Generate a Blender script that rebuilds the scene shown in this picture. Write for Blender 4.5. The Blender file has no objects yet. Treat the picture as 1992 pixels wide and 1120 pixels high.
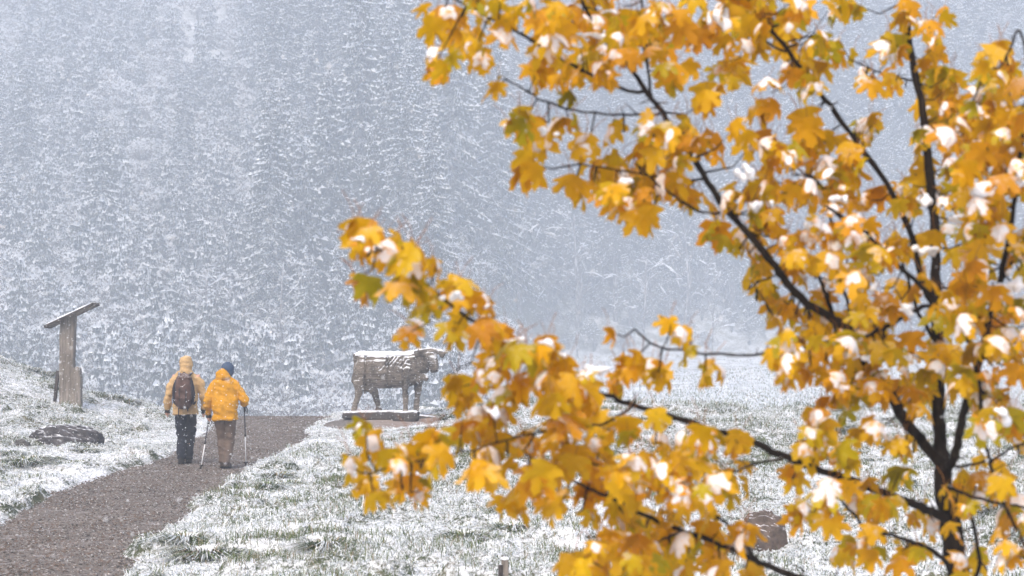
import bpy, bmesh, math, random, time
import numpy as np
from mathutils import Vector, Matrix
T0 = time.time()
random.seed(11)
rng = np.random.default_rng(11)
R = math.radians

# ------------------------------------------------------------------ camera, light, exposure
FPX = 4703.0            # focal length in pixels of the 1992 px wide photograph
CX, HY, CZ = 996.0, 700.0, 2.0   # image centre, horizon row, camera height
scene = bpy.context.scene
cam = bpy.data.cameras.new("camera")
cam.lens = 85.0; cam.sensor_width = 36.0
cam.shift_y = (HY - 560.0) / 1992.0
cam.clip_start = 0.1; cam.clip_end = 2000
cam.dof.use_dof = True; cam.dof.focus_distance = 41.0; cam.dof.aperture_fstop = 7.0
camo = bpy.data.objects.new("camera", cam); scene.collection.objects.link(camo)
camo.location = (0, 0, CZ); camo.rotation_euler = (R(90), 0, 0)
scene.camera = camo

world = bpy.data.worlds.new("World"); scene.world = world; world.use_nodes = True
wn = world.node_tree; bg = wn.nodes["Background"]
sky = wn.nodes.new("ShaderNodeTexSky"); sky.sky_type = 'NISHITA'; sky.sun_disc = False
sky.sun_elevation = R(52); sky.sun_rotation = R(200)
sky.air_density = 1.0; sky.dust_density = 6.0; sky.ozone_density = 1.0
hs = wn.nodes.new("ShaderNodeHueSaturation"); hs.inputs['Saturation'].default_value = 1.3
wn.links.new(sky.outputs[0], hs.inputs['Color']); wn.links.new(hs.outputs[0], bg.inputs[0])
bg.inputs[1].default_value = 0.15
sun = bpy.data.lights.new("sun", 'SUN'); sun.energy = 1.3; sun.angle = R(25); sun.color = (1.0, 0.98, 0.96)
suno = bpy.data.objects.new("sun", sun); scene.collection.objects.link(suno)
_a, _e = R(200), R(52)
sdir = Vector((math.sin(_a) * math.cos(_e), math.cos(_a) * math.cos(_e), math.sin(_e)))
suno.rotation_euler = sdir.to_track_quat('Z', 'Y').to_euler(); suno.location = (0, 0, 60)
scene.view_settings.view_transform = 'Standard'; scene.view_settings.look = 'None'
scene.view_settings.gamma = 1.0; scene.view_settings.use_curve_mapping = False
scene.view_settings.exposure = 0.74
cy = scene.cycles
cy.use_denoising = True
cy.max_bounces = 6; cy.diffuse_bounces = 3; cy.glossy_bounces = 2; cy.transmission_bounces = 3
cy.volume_bounces = 4; cy.transparent_max_bounces = 4
cy.use_adaptive_sampling = False
cy.sample_clamp_indirect = 6.0

HAZE_DENSITY = 0.0025
HAZE_TOP = 166.0
KB = 2.1                # the valley beyond the crest lies this much farther out than its first sketch

def P(px, py, Y):
    """photo pixel at depth Y -> world point"""
    return Vector(((px - CX) / FPX * Y, Y, CZ + (HY - py) / FPX * Y))

# ------------------------------------------------------------------ numpy noise and terrain
_tab = rng.random((256, 256))
def vnoise(x, y, s=0):
    x = np.asarray(x, float) + s * 17.3; y = np.asarray(y, float) + s * 31.7
    xi = np.floor(x).astype(int); yi = np.floor(y).astype(int)
    fx = x - xi; fy = y - yi
    fx = fx * fx * (3 - 2 * fx); fy = fy * fy * (3 - 2 * fy)
    a = _tab[xi & 255, yi & 255]; b = _tab[(xi + 1) & 255, yi & 255]
    c = _tab[xi & 255, (yi + 1) & 255]; d = _tab[(xi + 1) & 255, (yi + 1) & 255]
    return (a * (1 - fx) + b * fx) * (1 - fy) + (c * (1 - fx) + d * fx) * fy * 1.0
def fbm(x, y, o=4, s=0):
    t = 0; a = 0.5; n = 0
    for i in range(o):
        t = t + a * vnoise(x * 2 ** i, y * 2 ** i, s + i); n += a; a *= 0.5
    return t / n
def sstep(a, b, x):
    t = np.clip((np.asarray(x, float) - a) / (b - a), 0, 1); return t * t * (3 - 2 * t)

ZY = [-60, 0, 15, 21, 28, 34, 38.5, 39.5, 47, 51, 53, 56, 60, 80, 112, 150]
ZL = [.10, .10, .10, .10, .14, .21, .275, .30, .54, .765, .78, .66, .15, -1.0, -1.6, -2.6]
MY = [60, 75, 90, 120, 150, 180, 200]
MZ = [-.05, 0.0, .25, .80, 1.4, 2.0, 2.4]
def far_h(X, Y):
    """the valley and the mountainside, sketched at 1/KB of its real size"""
    px = CX + FPX * X / np.maximum(Y, 1)
    zl = np.where(Y < 80, -1.0, -1.2)
    foot_l = 112 + 10 * (vnoise(X / 30, Y * 0 + 3, 2) - .5)
    hl = zl + np.maximum(Y - foot_l, 0) * 0.27 + np.maximum(Y - 150, 0) * 0.07
    hr = np.interp(Y, MY, MZ) + np.maximum(Y - 184, 0) * 0.62
    w = sstep(760, 1120, px)
    h = hl * (1 - w) + hr * w
    h = h + sstep(100, 130, Y) * 3.0 * (fbm(X / 22, Y / 22, 3, 8) - .5)
    return np.minimum(h, 60 + 0.04 * h)
def base_h(X, Y):
    X = np.asarray(X, float); Y = np.asarray(Y, float)
    h = np.interp(Y, ZY, ZL)
    # left mound
    amp = np.interp(-X, [7.0, 8, 9.3, 10.5, 11.6, 14, 20, 60], [0, .08, .40, .72, 1.2, 1.9, 2.6, 3.0])
    m = sstep(34, 53, Y) * (1 - sstep(60, 85, Y))
    h = h + amp * m
    # the bank right of the path, slightly lifted and lumpy
    rb = sstep(-3.6, -1.0, X) * (1 - sstep(52, 60, Y)) * sstep(16, 22, Y)
    h = h + rb * 0.10 + rb * 0.16 * (fbm(X / 4, Y / 6, 2, 5) - .5) * 2
    h = h - .11 * np.exp(-((X + 1.9) / .65) ** 2 - ((Y - 49.8) / 1.5) ** 2)
    f = CZ + KB * (far_h(X / KB, Y / KB) - CZ)
    w = sstep(75, 150, Y)
    return h * (1 - w) + f * w

# path edges: photo pixels of the left and right edge, taken to the ground
def ray_ground(px, py):
    for Y in np.arange(8, 60, 0.05):
        X = (px - CX) / FPX * Y; z = CZ + (HY - py) / FPX * Y
        if base_h(X, Y) >= z: return X, Y
    return (px - CX) / FPX * 53.0, 53.0
EL = [ray_ground(*p) for p in [(0, 1012), (100, 955), (200, 922), (280, 901), (350, 872), (385, 848), (403, 826)]]
ER = [ray_ground(*p) for p in [(262, 1118), (300, 1050), (400, 980), (480, 922), (600, 852), (612, 826)]]
EL = [(-3.2, -10), (-4.2, 8), (-5.2, 22)] + EL + [(-6.75, 53.0), (-7.2, 56), (-8.5, 62), (-12, 75)]
ER = [(-0.4, -10), (-1.4, 8), (-2.9, 18)] + ER + [(-3.75, 53.2), (-4.3, 56), (-5.6, 62), (-9, 75)]
EL.sort(key=lambda p: p[1]); ER.sort(key=lambda p: p[1])
ELx = np.array(EL); ERx = np.array(ER)
def path_lr(Y):
    return np.interp(Y, ELx[:, 1], ELx[:, 0]), np.interp(Y, ERx[:, 1], ERx[:, 0])
def path_mask(X, Y):
    """1 inside the path, 0 outside, soft irregular edge"""
    l, r = path_lr(Y)
    n = (fbm(X * 1.3, Y * 0.9, 4, 21) - .5) * 0.9
    d = np.minimum(X - l, r - X) + n * 0.55
    # bare earth beside the statue plinth
    e = 1 - ((X + 2.5) / 1.45) ** 2 - ((Y - 49.9) / 2.0) ** 2 + n * 0.5
    d = np.maximum(d, e * 0.7)
    return sstep(-0.06, 0.12, d) * (Y < 76)
def ground_h(X, Y, micro=True):
    h = base_h(X, Y)
    if micro:
        near = (1 - sstep(58, 75, Y)) * sstep(10, 16, Y)
        pm = path_mask(X, Y)
        lump = (fbm(X / 0.9, Y / 1.3, 3, 31) - .5) * 0.17 + (fbm(X / .22, Y / .28, 2, 35) - .45) * 0.07
        tus = sstep(.56, .72, fbm(X / .55, Y / .8, 2, 41)) * 0.10
        calm = 1 - .85 * sstep(-7.5, -6, X) * (1 - sstep(-1.6, .2, X)) * sstep(40, 45, Y) * (1 - sstep(52, 54, Y))
        h = h + near * (1 - pm) * ((lump + tus + 0.03) * calm) - pm * 0.035
    return h
def gh(x, y, micro=True): return float(ground_h(np.array([x]), np.array([y]), micro)[0])

# ------------------------------------------------------------------ materials
def N(nt, t, **k):
    n = nt.nodes.new(t)
    for a, v in k.items():
        if a.startswith('_'): n.inputs[a[1:]].default_value = v
        else: setattr(n, a, v)
    return n
def newmat(name):
    m = bpy.data.materials.new(name); m.use_nodes = True
    nt = m.node_tree; b = nt.nodes["Principled BSDF"]
    return m, nt, b
def ramp(nt, stops, interp='LINEAR'):
    r = nt.nodes.new("ShaderNodeValToRGB"); e = r.color_ramp.elements
    r.color_ramp.interpolation = interp
    while len(e) < len(stops): e.new(0.5)
    for i, (p, c) in enumerate(stops):
        e[i].position = p; e[i].color = (*c, 1) if len(c) == 3 else c
    return r
def mix(nt, fac, a, b):
    m = nt.nodes.new("ShaderNodeMix"); m.data_type = 'RGBA'
    for s, v in ((0, fac), (6, a), (7, b)):
        if hasattr(v, 'is_linked'): nt.links.new(v, m.inputs[s])
        elif isinstance(v, (int, float)): m.inputs[s].default_value = v
        else: m.inputs[s].default_value = (*v, 1)
    return m.outputs[2]
def mth(nt, op, a, b=0.0, clamp=False):
    m = nt.nodes.new("ShaderNodeMath"); m.operation = op; m.use_clamp = clamp
    for i, v in enumerate((a, b)):
        if hasattr(v, 'is_linked'): nt.links.new(v, m.inputs[i])
        else: m.inputs[i].default_value = v
    return m.outputs[0]
def noise(nt, scale, detail=4, rough=.6, coord='Object', stretch=None):
    tc = nt.nodes.new("ShaderNodeTexCoord"); n = nt.nodes.new("ShaderNodeTexNoise")
    n.inputs['Scale'].default_value = scale; n.inputs['Detail'].default_value = detail; n.inputs['Roughness'].default_value = rough
    src = tc.outputs[coord]
    if stretch:
        mp = nt.nodes.new("ShaderNodeMapping"); mp.inputs['Scale'].default_value = stretch
        nt.links.new(src, mp.inputs[0]); src = mp.outputs[0]
    nt.links.new(src, n.inputs['Vector']); return n.outputs['Fac']
def up(nt):
    g = nt.nodes.new("ShaderNodeNewGeometry"); s = nt.nodes.new("ShaderNodeSeparateXYZ")
    nt.links.new(g.outputs['Normal'], s.inputs[0]); return s.outputs['Z']
def bump(nt, b, h, strength=.4, dist=.02):
    n = nt.nodes.new("ShaderNodeBump"); n.inputs['Strength'].default_value = strength; n.inputs['Distance'].default_value = dist
    nt.links.new(h, n.inputs['Height']); nt.links.new(n.outputs[0], b.inputs['Normal'])
SNOW = (.80, .82, .86)
def snowy(name, colfn, rough=.85, lo=.35, hi=.7, nscale=9, amount=.5, spec=.2):
    """a surface with snow lying where it faces up; colfn(nt) gives the bare colour socket or value"""
    m, nt, b = newmat(name)
    c = colfn(nt)
    n = noise(nt, nscale, 4)
    v = mth(nt, 'ADD', up(nt), mth(nt, 'MULTIPLY', mth(nt, 'SUBTRACT', n, .5), amount * 2))
    mr = nt.nodes.new("ShaderNodeMapRange"); mr.inputs[1].default_value = lo; mr.inputs[2].default_value = hi
    nt.links.new(v, mr.inputs[0])
    nt.links.new(mix(nt, mr.outputs[0], c, SNOW), b.inputs['Base Color'])
    b.inputs['Roughness'].default_value = rough; b.inputs['Specular IOR Level'].default_value = spec
    return m, nt, b
def plain(name, col, rough=.8, var=.25, scale=12, spec=.25, metallic=0.0, bmp=0.0, sc2=None):
    m, nt, b = newmat(name)
    n = noise(nt, scale, 5)
    dark = tuple(x * (1 - var) for x in col); lite = tuple(min(1, x * (1 + var)) for x in col)
    r = ramp(nt, [(.3, dark), (.7, lite)]); nt.links.new(n, r.inputs[0])
    nt.links.new(r.outputs[0], b.inputs['Base Color'])
    b.inputs['Roughness'].default_value = rough; b.inputs['Specular IOR Level'].default_value = spec; b.inputs['Metallic'].default_value = metallic
    if bmp: bump(nt, b, n, bmp, .01)
    return m

def m_snow():
    m, nt, b = newmat("fresh_snow"); b.inputs['Base Color'].default_value = (*SNOW, 1)
    b.inputs['Roughness'].default_value = .7; b.inputs['Specular IOR Level'].default_value = .2
    bump(nt, b, noise(nt, 60, 4), .5, .01); return m
M_SNOW = m_snow()

def m_ground():
    m, nt, b = newmat("snowy_meadow")
    green = ramp(nt, [(.3, (.035, .05, .025)), (.5, (.07, .085, .045)), (.7, (.15, .13, .075))])
    nt.links.new(noise(nt, 3.0, 5), green.inputs[0])
    big = noise(nt, .55, 4, .6); fine = noise(nt, 9, 5, .75, stretch=(1, .6, 1)); vf = noise(nt, 34, 3, .7, stretch=(1, .45, 1))
    s = mth(nt, 'ADD', mth(nt, 'MULTIPLY', big, .55), mth(nt, 'ADD', mth(nt, 'MULTIPLY', fine, .75), mth(nt, 'MULTIPLY', vf, .6)))
    s = mth(nt, 'ADD', s, mth(nt, 'MULTIPLY', up(nt), .5))
    mr = nt.nodes.new("ShaderNodeMapRange"); mr.inputs[1].default_value = 1.31; mr.inputs[2].default_value = 1.50
    nt.links.new(s, mr.inputs[0])
    nt.links.new(mix(nt, mr.outputs[0], green.outputs[0], SNOW), b.inputs['Base Color'])
    b.inputs['Roughness'].default_value = .85; b.inputs['Specular IOR Level'].default_value = .15
    bump(nt, b, vf, .6, .03)
    return m
M_GROUND = m_ground()
def m_path():
    m, nt, b = newmat("wet_gravel_path")
    tc = nt.nodes.new("ShaderNodeTexCoord"); v = nt.nodes.new("ShaderNodeTexVoronoi"); v.inputs['Scale'].default_value = 26
    mp = nt.nodes.new("ShaderNodeMapping"); mp.inputs['Scale'].default_value = (1, .55, 1)
    nt.links.new(tc.outputs['Object'], mp.inputs[0]); nt.links.new(mp.outputs[0], v.inputs['Vector'])
    sx = nt.nodes.new("ShaderNodeSeparateColor"); nt.links.new(v.outputs['Color'], sx.inputs[0])
    r = ramp(nt, [(0, (.07, .058, .05)), (.45, (.118, .099, .082)), (.8, (.185, .160, .136)), (1, (.45, .41, .37))]); nt.links.new(sx.outputs[0], r.inputs[0])
    n = noise(nt, .7, 5); r2 = ramp(nt, [(.3, (.100, .084, .069)), (.7, (.185, .158, .134))]); nt.links.new(n, r2.inputs[0])
    c = mix(nt, .5, r.outputs[0], r2.outputs[0])
    w = noise(nt, 1.6, 5, .7); mr = nt.nodes.new("ShaderNodeMapRange"); mr.inputs[1].default_value = .56; mr.inputs[2].default_value = .76; mr.inputs[4].default_value = .25
    nt.links.new(w, mr.inputs[0])
    nt.links.new(mix(nt, mr.outputs[0], c, SNOW), b.inputs['Base Color'])
    b.inputs['Roughness'].default_value = .7; b.inputs['Specular IOR Level'].default_value = .3
    bump(nt, b, v.outputs['Distance'], .7, .02); return m
M_PATH = m_path()

# ------------------------------------------------------------------ mesh helpers
COL = scene.collection
def tag(o, label=None, cat=None, group=None, kind=None):
    if label: o['label'] = label
    if cat: o['category'] = cat
    if group: o['group'] = group
    if kind: o['kind'] = kind
    return o
def empty(name, loc=(0, 0, 0), rz=0):
    o = bpy.data.objects.new(name, None); COL.objects.link(o); o.location = loc; o.rotation_euler = (0, 0, rz)
    o.empty_display_size = .1; return o
def link(name, me, parent=None, loc=None):
    o = bpy.data.objects.new(name, me); COL.objects.link(o)
    if parent: o.parent = parent
    if loc is not None: o.location = loc
    return o
def np_mesh(name, V, F, mats, midx=None, smooth=False):
    """V (n,3), F (m,k) all same k"""
    V = np.ascontiguousarray(V, dtype=np.float32).reshape(-1, 3); F = np.ascontiguousarray(F, dtype=np.int32)
    me = bpy.data.meshes.new(name); me.vertices.add(len(V)); me.vertices.foreach_set("co", V.ravel())
    k = F.shape[1]; me.loops.add(F.size); me.loops.foreach_set("vertex_index", F.ravel())
    me.polygons.add(len(F)); me.polygons.foreach_set("loop_start", np.arange(0, F.size, k, dtype=np.int32))
    me.polygons.foreach_set("loop_total", np.full(len(F), k, dtype=np.int32))
    for m in (mats if isinstance(mats, (list, tuple)) else [mats]): me.materials.append(m)
    if midx is not None: me.polygons.foreach_set("material_index", np.ascontiguousarray(midx, dtype=np.int32))
    if smooth: me.polygons.foreach_set("use_smooth", np.ones(len(F), dtype=bool))
    me.update(calc_edges=True); return me
class MB:
    def __init__(s): s.v = []; s.f = []; s.m = []; s.n = 0
    def add(s, V, F, mi=0):
        V = np.asarray(V, float).reshape(-1, 3); s.v.append(V)
        for f in F: s.f.append([i + s.n for i in f]); s.m.append(mi)
        s.n += len(V)
    def tube(s, pts, rad, n=8, mi=0, cap=True, rot=0.0, up=None, sq=2.0):
        """swept tube; rad: list of r or (rx, ry); sq: superellipse power"""
        pts = [Vector(p) for p in pts]; rings = []
        k = len(pts)
        for i, p in enumerate(pts):
            t = (pts[min(i + 1, k - 1)] - pts[max(i - 1, 0)]).normalized()
            u = Vector(up) if up else (Vector((0, 1, 0)) if abs(t.z) > .7 else Vector((0, 0, 1)))
            a = u.cross(t).normalized(); b = t.cross(a).normalized()
            r = rad[i] if isinstance(rad, (list, tuple)) else rad
            rx, ry = r if isinstance(r, (list, tuple)) else (r, r)
            ring = []
            for j in range(n):
                th = 2 * math.pi * j / n + rot
                c, d = math.cos(th), math.sin(th)
                c = math.copysign(abs(c) ** (2 / sq), c); d = math.copysign(abs(d) ** (2 / sq), d)
                ring.append(p + a * c * rx + b * d * ry)
            rings.append(ring)
        V = [v for r in rings for v in r]; F = []
        for i in range(k - 1):
            for j in range(n):
                F.append([i * n + j, i * n + (j + 1) % n, (i + 1) * n + (j + 1) % n, (i + 1) * n + j])
        if cap:
            F.append(list(range(n))[::-1]); F.append([(k - 1) * n + j for j in range(n)])
        s.add(V, F, mi)
    def box(s, c, size, rot=None, mi=0, jit=0.0):
        M = rot if rot else Matrix.Identity(3); V = []
        for x in (-.5, .5):
            for y in (-.5, .5):
                for z in (-.5, .5):
                    V.append(Vector(c) + M @ Vector((x * size[0], y * size[1], z * size[2])) + Vector([random.uniform(-jit, jit) for _ in range(3)]))
        s.add(V, [[0, 1, 3, 2], [4, 6, 7, 5], [0, 4, 5, 1], [2, 3, 7, 6], [0, 2, 6, 4], [1, 5, 7, 3]], mi)
    def ball(s, c, r, mi=0, nu=12, nv=8, rot=None):
        rx, ry, rz = r if isinstance(r, (list, tuple)) else (r, r, r); M = rot if rot else Matrix.Identity(3)
        V = [Vector(c) + M @ Vector((0, 0, -rz))]
        for i in range(1, nv):
            ph = -math.pi / 2 + math.pi * i / nv
            for j in range(nu):
                th = 2 * math.pi * j / nu
                V.append(Vector(c) + M @ Vector((rx * math.cos(ph) * math.cos(th), ry * math.cos(ph) * math.sin(th), rz * math.sin(ph))))
        V.append(Vector(c) + M @ Vector((0, 0, rz))); F = []
        for j in range(nu): F.append([0, 1 + (j + 1) % nu, 1 + j])
        for i in range(nv - 2):
            for j in range(nu):
                a = 1 + i * nu; F.append([a + j, a + (j + 1) % nu, a + nu + (j + 1) % nu, a + nu + j])
        t = len(V) - 1; a = 1 + (nv - 2) * nu
        for j in range(nu): F.append([a + j, a + (j + 1) % nu, t])
        s.add(V, F, mi)
    def mesh(s, name, mats, smooth=False):
        me = bpy.data.meshes.new(name)
        V = np.concatenate(s.v) if s.v else np.zeros((0, 3))
        me.from_pydata([tuple(v) for v in V], [], s.f)
        for m in (mats if isinstance(mats, (list, tuple)) else [mats]): me.materials.append(m)
        me.polygons.foreach_set("material_index", s.m)
        if smooth: me.polygons.foreach_set("use_smooth", [True] * len(s.f))
        me.update(); return me
    def build(s, name, mats, parent=None, smooth=False, loc=None):
        return link(name, s.mesh(name, mats, smooth), parent, loc)
def remesh(mb, name, mat, voxel, parent=None, smooth_it=4, wrinkle=None, sub=False):
    """union of the closed shapes in mb as one smooth continuous surface"""
    me = mb.mesh(name + "_raw", mat); tmp = bpy.data.objects.new("tmp", me); COL.objects.link(tmp)
    r = tmp.modifiers.new("r", 'REMESH'); r.mode = 'VOXEL'; r.voxel_size = voxel; r.use_smooth_shade = True
    if smooth_it:
        s = tmp.modifiers.new("s", 'SMOOTH'); s.iterations = smooth_it; s.factor = .5
    dg = bpy.context.evaluated_depsgraph_get()
    out = bpy.data.meshes.new_from_object(tmp.evaluated_get(dg))
    bpy.data.objects.remove(tmp); bpy.data.meshes.remove(me)
    out.name = name
    if wrinkle:
        n = len(out.vertices); co = np.empty(n * 3, np.float32); no = np.empty(n * 3, np.float32)
        out.vertices.foreach_get("co", co); out.vertex_normals.foreach_get("vector", no)
        co = co.reshape(-1, 3); no = no.reshape(-1, 3); d = wrinkle(co)
        co = co + no * d[:, None]; out.vertices.foreach_set("co", co.ravel().astype(np.float32)); out.update()
    if not out.materials: out.materials.append(mat)
    out.polygons.foreach_set("use_smooth", [True] * len(out.polygons))
    return link(name, out, parent)

# ------------------------------------------------------------------ ground and path
def grid_mesh(name, rows, us, fx, mat, hfn):
    Yg = np.repeat(rows[:, None], len(us), 1); Xg = fx(Yg, us[None, :])
    Z = hfn(Xg, Yg); V = np.stack([Xg, Yg, Z], -1).reshape(-1, 3)
    nr, nc = Yg.shape; i = np.arange(nr - 1)[:, None] * nc + np.arange(nc - 1)[None, :]
    F = np.stack([i, i + 1, i + 1 + nc, i + nc], -1).reshape(-1, 4)
    return np_mesh(name, V, F, mat, smooth=True)
rows = np.concatenate([np.arange(-40, 16, 2.0), np.arange(16, 58, .11), np.arange(58, 200, .7), np.arange(200, 900, 3.0)])
us = np.linspace(-1, 1, 640)
g = link("ground", grid_mesh("ground", rows, us, lambda Y, u: u * (np.maximum(Y, 0) * .30 + 7) * (1 + .6 * np.abs(u) ** 3 * (Y > 60)), M_GROUND, ground_h)); tag(g, kind='structure')
def build_path():
    ys = np.concatenate([np.arange(-10, 16, 1.0), np.arange(16, 58, .12), np.arange(58, 76, .5)])
    l, r = path_lr(ys); xs = np.linspace(0, 1, 90)
    X = (l[:, None] - .8) + (r - l + 1.6)[:, None] * xs[None, :]; Y = np.repeat(ys[:, None], len(xs), 1)
    pm = path_mask(X, Y)
    # lies just above the ground inside its edge and dives below it outside
    Z = base_h(X, Y) - .012 + (fbm(X * 3, Y * 3, 3, 61) - .5) * .016 - (1 - pm) * .06
    V = np.stack([X, Y, Z], -1).reshape(-1, 3); nc = len(xs)
    i = np.arange(len(ys) - 1)[:, None] * nc + np.arange(nc - 1)[None, :]
    F = np.stack([i, i + 1, i + 1 + nc, i + nc], -1).reshape(-1, 4)
    o = link("path", np_mesh("path", V, F, M_PATH, smooth=True)); tag(o, kind='structure')
    xs2 = np.linspace(-5.4, -.7, 70); ys2 = np.arange(46.6, 53.2, .15)
    X, Y = np.meshgrid(xs2, ys2); l, r = path_lr(Y)
    pm = path_mask(X, Y) * (X > r - .3)
    Z = base_h(X, Y) - .016 - (1 - pm) * .06
    V = np.stack([X, Y, Z], -1).reshape(-1, 3); nc = len(xs2)
    i = np.arange(len(ys2) - 1)[:, None] * nc + np.arange(nc - 1)[None, :]
    F = np.stack([i, i + 1, i + 1 + nc, i + nc], -1).reshape(-1, 4)
    md = plain("bare_earth", (.26, .21, .18), .9, .3, 8)
    tag(link("bare_earth", np_mesh("bare_earth", V, F, md, smooth=True)), kind='structure')
build_path()

# pebbles on the path
def scatter_tets(name, Pos, S, mats, midx=None, flat=1.0):
    n = len(Pos); base = np.array([[1, 0, -.7], [-.5, .87, -.7], [-.5, -.87, -.7], [0, 0, 1.]]) / 1.2
    A = rng.normal(size=(n, 3, 3)); Q, _ = np.linalg.qr(A)
    V = np.einsum('nij,kj->nki', Q, base) * S[:, None, None] * (1 + .35 * rng.random((n, 4, 1)))
    V[:, :, 2] *= flat; V = V + Pos[:, None, :]
    f = np.array([[0, 1, 2], [0, 3, 1], [1, 3, 2], [2, 3, 0]])
    F = (np.arange(n)[:, None, None] * 4 + f[None]).reshape(-1, 3)
    mi = None if midx is None else np.repeat(midx, 4)
    return np_mesh(name, V.reshape(-1, 3), F, mats, mi)
def pebbles():
    n = 42000; Y = 19 + (54 - 19) * rng.random(n) ** 1.1; l, r = path_lr(Y); X = l - .1 + (r - l + .2) * rng.random(n)
    k = path_mask(X, Y) > .3; X, Y = X[k], Y[k]; n = len(X)
    Pz = base_h(X, Y) - .008; S = .007 + .016 * rng.random(n) ** 3
    ms = [plain("pebble_brown", (.18, .13, .10), .8), plain("pebble_grey", (.26, .24, .23), .7), plain("pebble_pale", (.48, .46, .45), .7), plain("pebble_dark", (.05, .045, .04), .6)]
    mi = rng.choice(4, n, p=[.45, .28, .09, .18])
    o = link("gravel", scatter_tets("gravel", np.stack([X, Y, Pz], -1), S, ms, mi, .6))
    tag(o, 'loose brown and grey gravel on the curving path', 'gravel', kind='stuff')
pebbles()

# ------------------------------------------------------------------ grass
def leafmat(name, c1, c2, tr=.0):
    m, nt, b = newmat(name); g_ = nt.nodes.new("ShaderNodeNewGeometry")
    r = ramp(nt, [(0, c1), (1, c2)]); nt.links.new(g_.outputs['Random Per Island'], r.inputs[0])
    nt.links.new(r.outputs[0], b.inputs['Base Color']); b.inputs['Roughness'].default_value = .75; b.inputs['Specular IOR Level'].default_value = .15
    return m
M_BL_G = leafmat("green_blade", (.045, .075, .025), (.15, .19, .07))
M_BL_S = leafmat("snow_covered_blade", (.62, .66, .66), (.84, .86, .88))
M_BL_D = leafmat("dry_blade", (.16, .12, .07), (.32, .26, .16))
def blades(X, Y, L, W, snow, droop, z0=None):
    n = len(X); Z = ground_h(X, Y) - .01 if z0 is None else z0
    th = rng.random(n) * 2 * np.pi; d = np.stack([np.cos(th), np.sin(th), 0 * th], -1); s = np.stack([-np.sin(th), np.cos(th), 0 * th], -1)
    # turn most blades so a wide side is seen
    O = np.stack([X, Y, Z], -1); lean = (.25 + droop * rng.random(n))
    p1 = O + d * (L * lean * .35)[:, None] + np.array([0, 0, 1.]) * (L * .55)[:, None]
    p2 = O + d * (L * lean * 1.0)[:, None] + np.array([0, 0, 1.]) * (L * (1.0 - .62 * np.minimum(lean, 1.45)))[:, None]
    w = (W[:, None]) * s
    V = np.stack([O - w * .5, O + w * .5, p1 + w * .45, p1 - w * .45, p2], 1).reshape(-1, 3)
    b = np.arange(n)[:, None] * 5
    F = np.stack([b + [[0, 1, 2]], b + [[0, 2, 3]], b + [[3, 2, 4]]], 1).reshape(-1, 3)
    return V, F, np.repeat(snow, 3)
def grass():
    n = 520000
    Y = 18.5 + 40 * rng.random(n) ** .9; X = (rng.random(n) * 2 - 1) * (.235 * Y + .8)
    pm = path_mask(X, Y); k = pm < .35; X, Y = X[k], Y[k]
    clump = fbm(X / .55, Y / .8, 3, 41); big = fbm(X / 2.6, Y / 3.5, 3, 51)
    keep = rng.random(len(X)) < .45 + .9 * sstep(.42, .68, clump); X, Y, clump, big = X[keep], Y[keep], clump[keep], big[keep]
    n = len(X)
    gp = .38 + .50 * sstep(.5, .72, clump) * sstep(.30, .6, big) + .22 * sstep(.5, .7, big)
    l_, r__ = path_lr(Y); gp = gp * (1 - .55 * (X < l_ + .5)) * (1 - .6 * np.exp(-np.abs(X - r__) / .5))
    r_ = rng.random(n); kind = np.where(r_ < gp * .82, 0, np.where(r_ < gp, 2, 1))
    L = (.04 + .065 * rng.random(n) ** 1.5) * (1 + .8 * sstep(.5, .75, clump)); ridge = sstep(48, 53, Y) * (X > -1.5); L *= 1 + .9 * ridge * rng.random(n); L *= 1 - .5 * (sstep(-7.5, -6, X) * (1 - sstep(-1.6, .2, X)) * sstep(42, 46, Y))
    W = .0035 + .0045 * rng.random(n) + .0035 * (kind == 1); W *= np.sqrt(Y / 32)
    L = L * (1 - .25 * (X < -5.2)); droop = np.where(kind == 1, 2.4, 1.9)
    flat = (kind == 1) & (rng.random(n) < .75); L = np.where(flat, .022 + .035 * rng.random(n), L); W = np.where(flat, W * 1.5, W); droop = np.where(flat, 3.2, droop)
    V, F, mi = blades(X, Y, L, W, kind, droop)
    o = link("grass", np_mesh("grass", V, F, [M_BL_G, M_BL_S, M_BL_D], mi))
    tag(o, 'short tussocky grass bent down under fresh snow beside the path', 'grass', kind='stuff')
    # small clods of snow held in the turf
    n = 190000; Y = 18.5 + 39 * rng.random(n) ** .9; X = (rng.random(n) * 2 - 1) * (.235 * Y + .8)
    cl = fbm(X / .16, Y / .22, 2, 141); bg_ = fbm(X / .55, Y / .8, 3, 41); k = (path_mask(X, Y) < .25) & (rng.random(n) < sstep(.40, .62, cl) * (1.15 - .75 * sstep(.5, .7, bg_))); X, Y = X[k], Y[k]
    Z = ground_h(X, Y) + .012 + .05 * rng.random(len(X)) ** 2; S = (.009 + .017 * rng.random(len(X)) ** 2) * np.sqrt(Y / 32)
    o = link("snow_clods", scatter_tets("snow_clods", np.stack([X, Y, Z], -1), S, M_BL_S, None, .55)); tag(o, 'little clods of fresh snow caught in the matted turf', 'snow', kind='stuff')
    # far meadow tufts
    n = 90000; Y = 155 + 235 * rng.random(n) ** 1.1; X = Y * (-.03 + .27 * rng.random(n)); L = (.12 + .22 * rng.random(n)); W = .05 + .06 * rng.random(n)
    kind = rng.choice(3, n, p=[.24, .60, .16]); V, F, mi = blades(X, Y, L, W, kind, np.full(n, 1.1), base_h(X, Y))
    o = link("meadow_grass", np_mesh("meadow_grass", V, F, [M_BL_G, M_BL_S, M_BL_D], mi))
    tag(o, 'snowy long grass on the hazy meadow below the wood', 'grass', kind='stuff')
grass()
print("grass", time.time() - T0)

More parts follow.
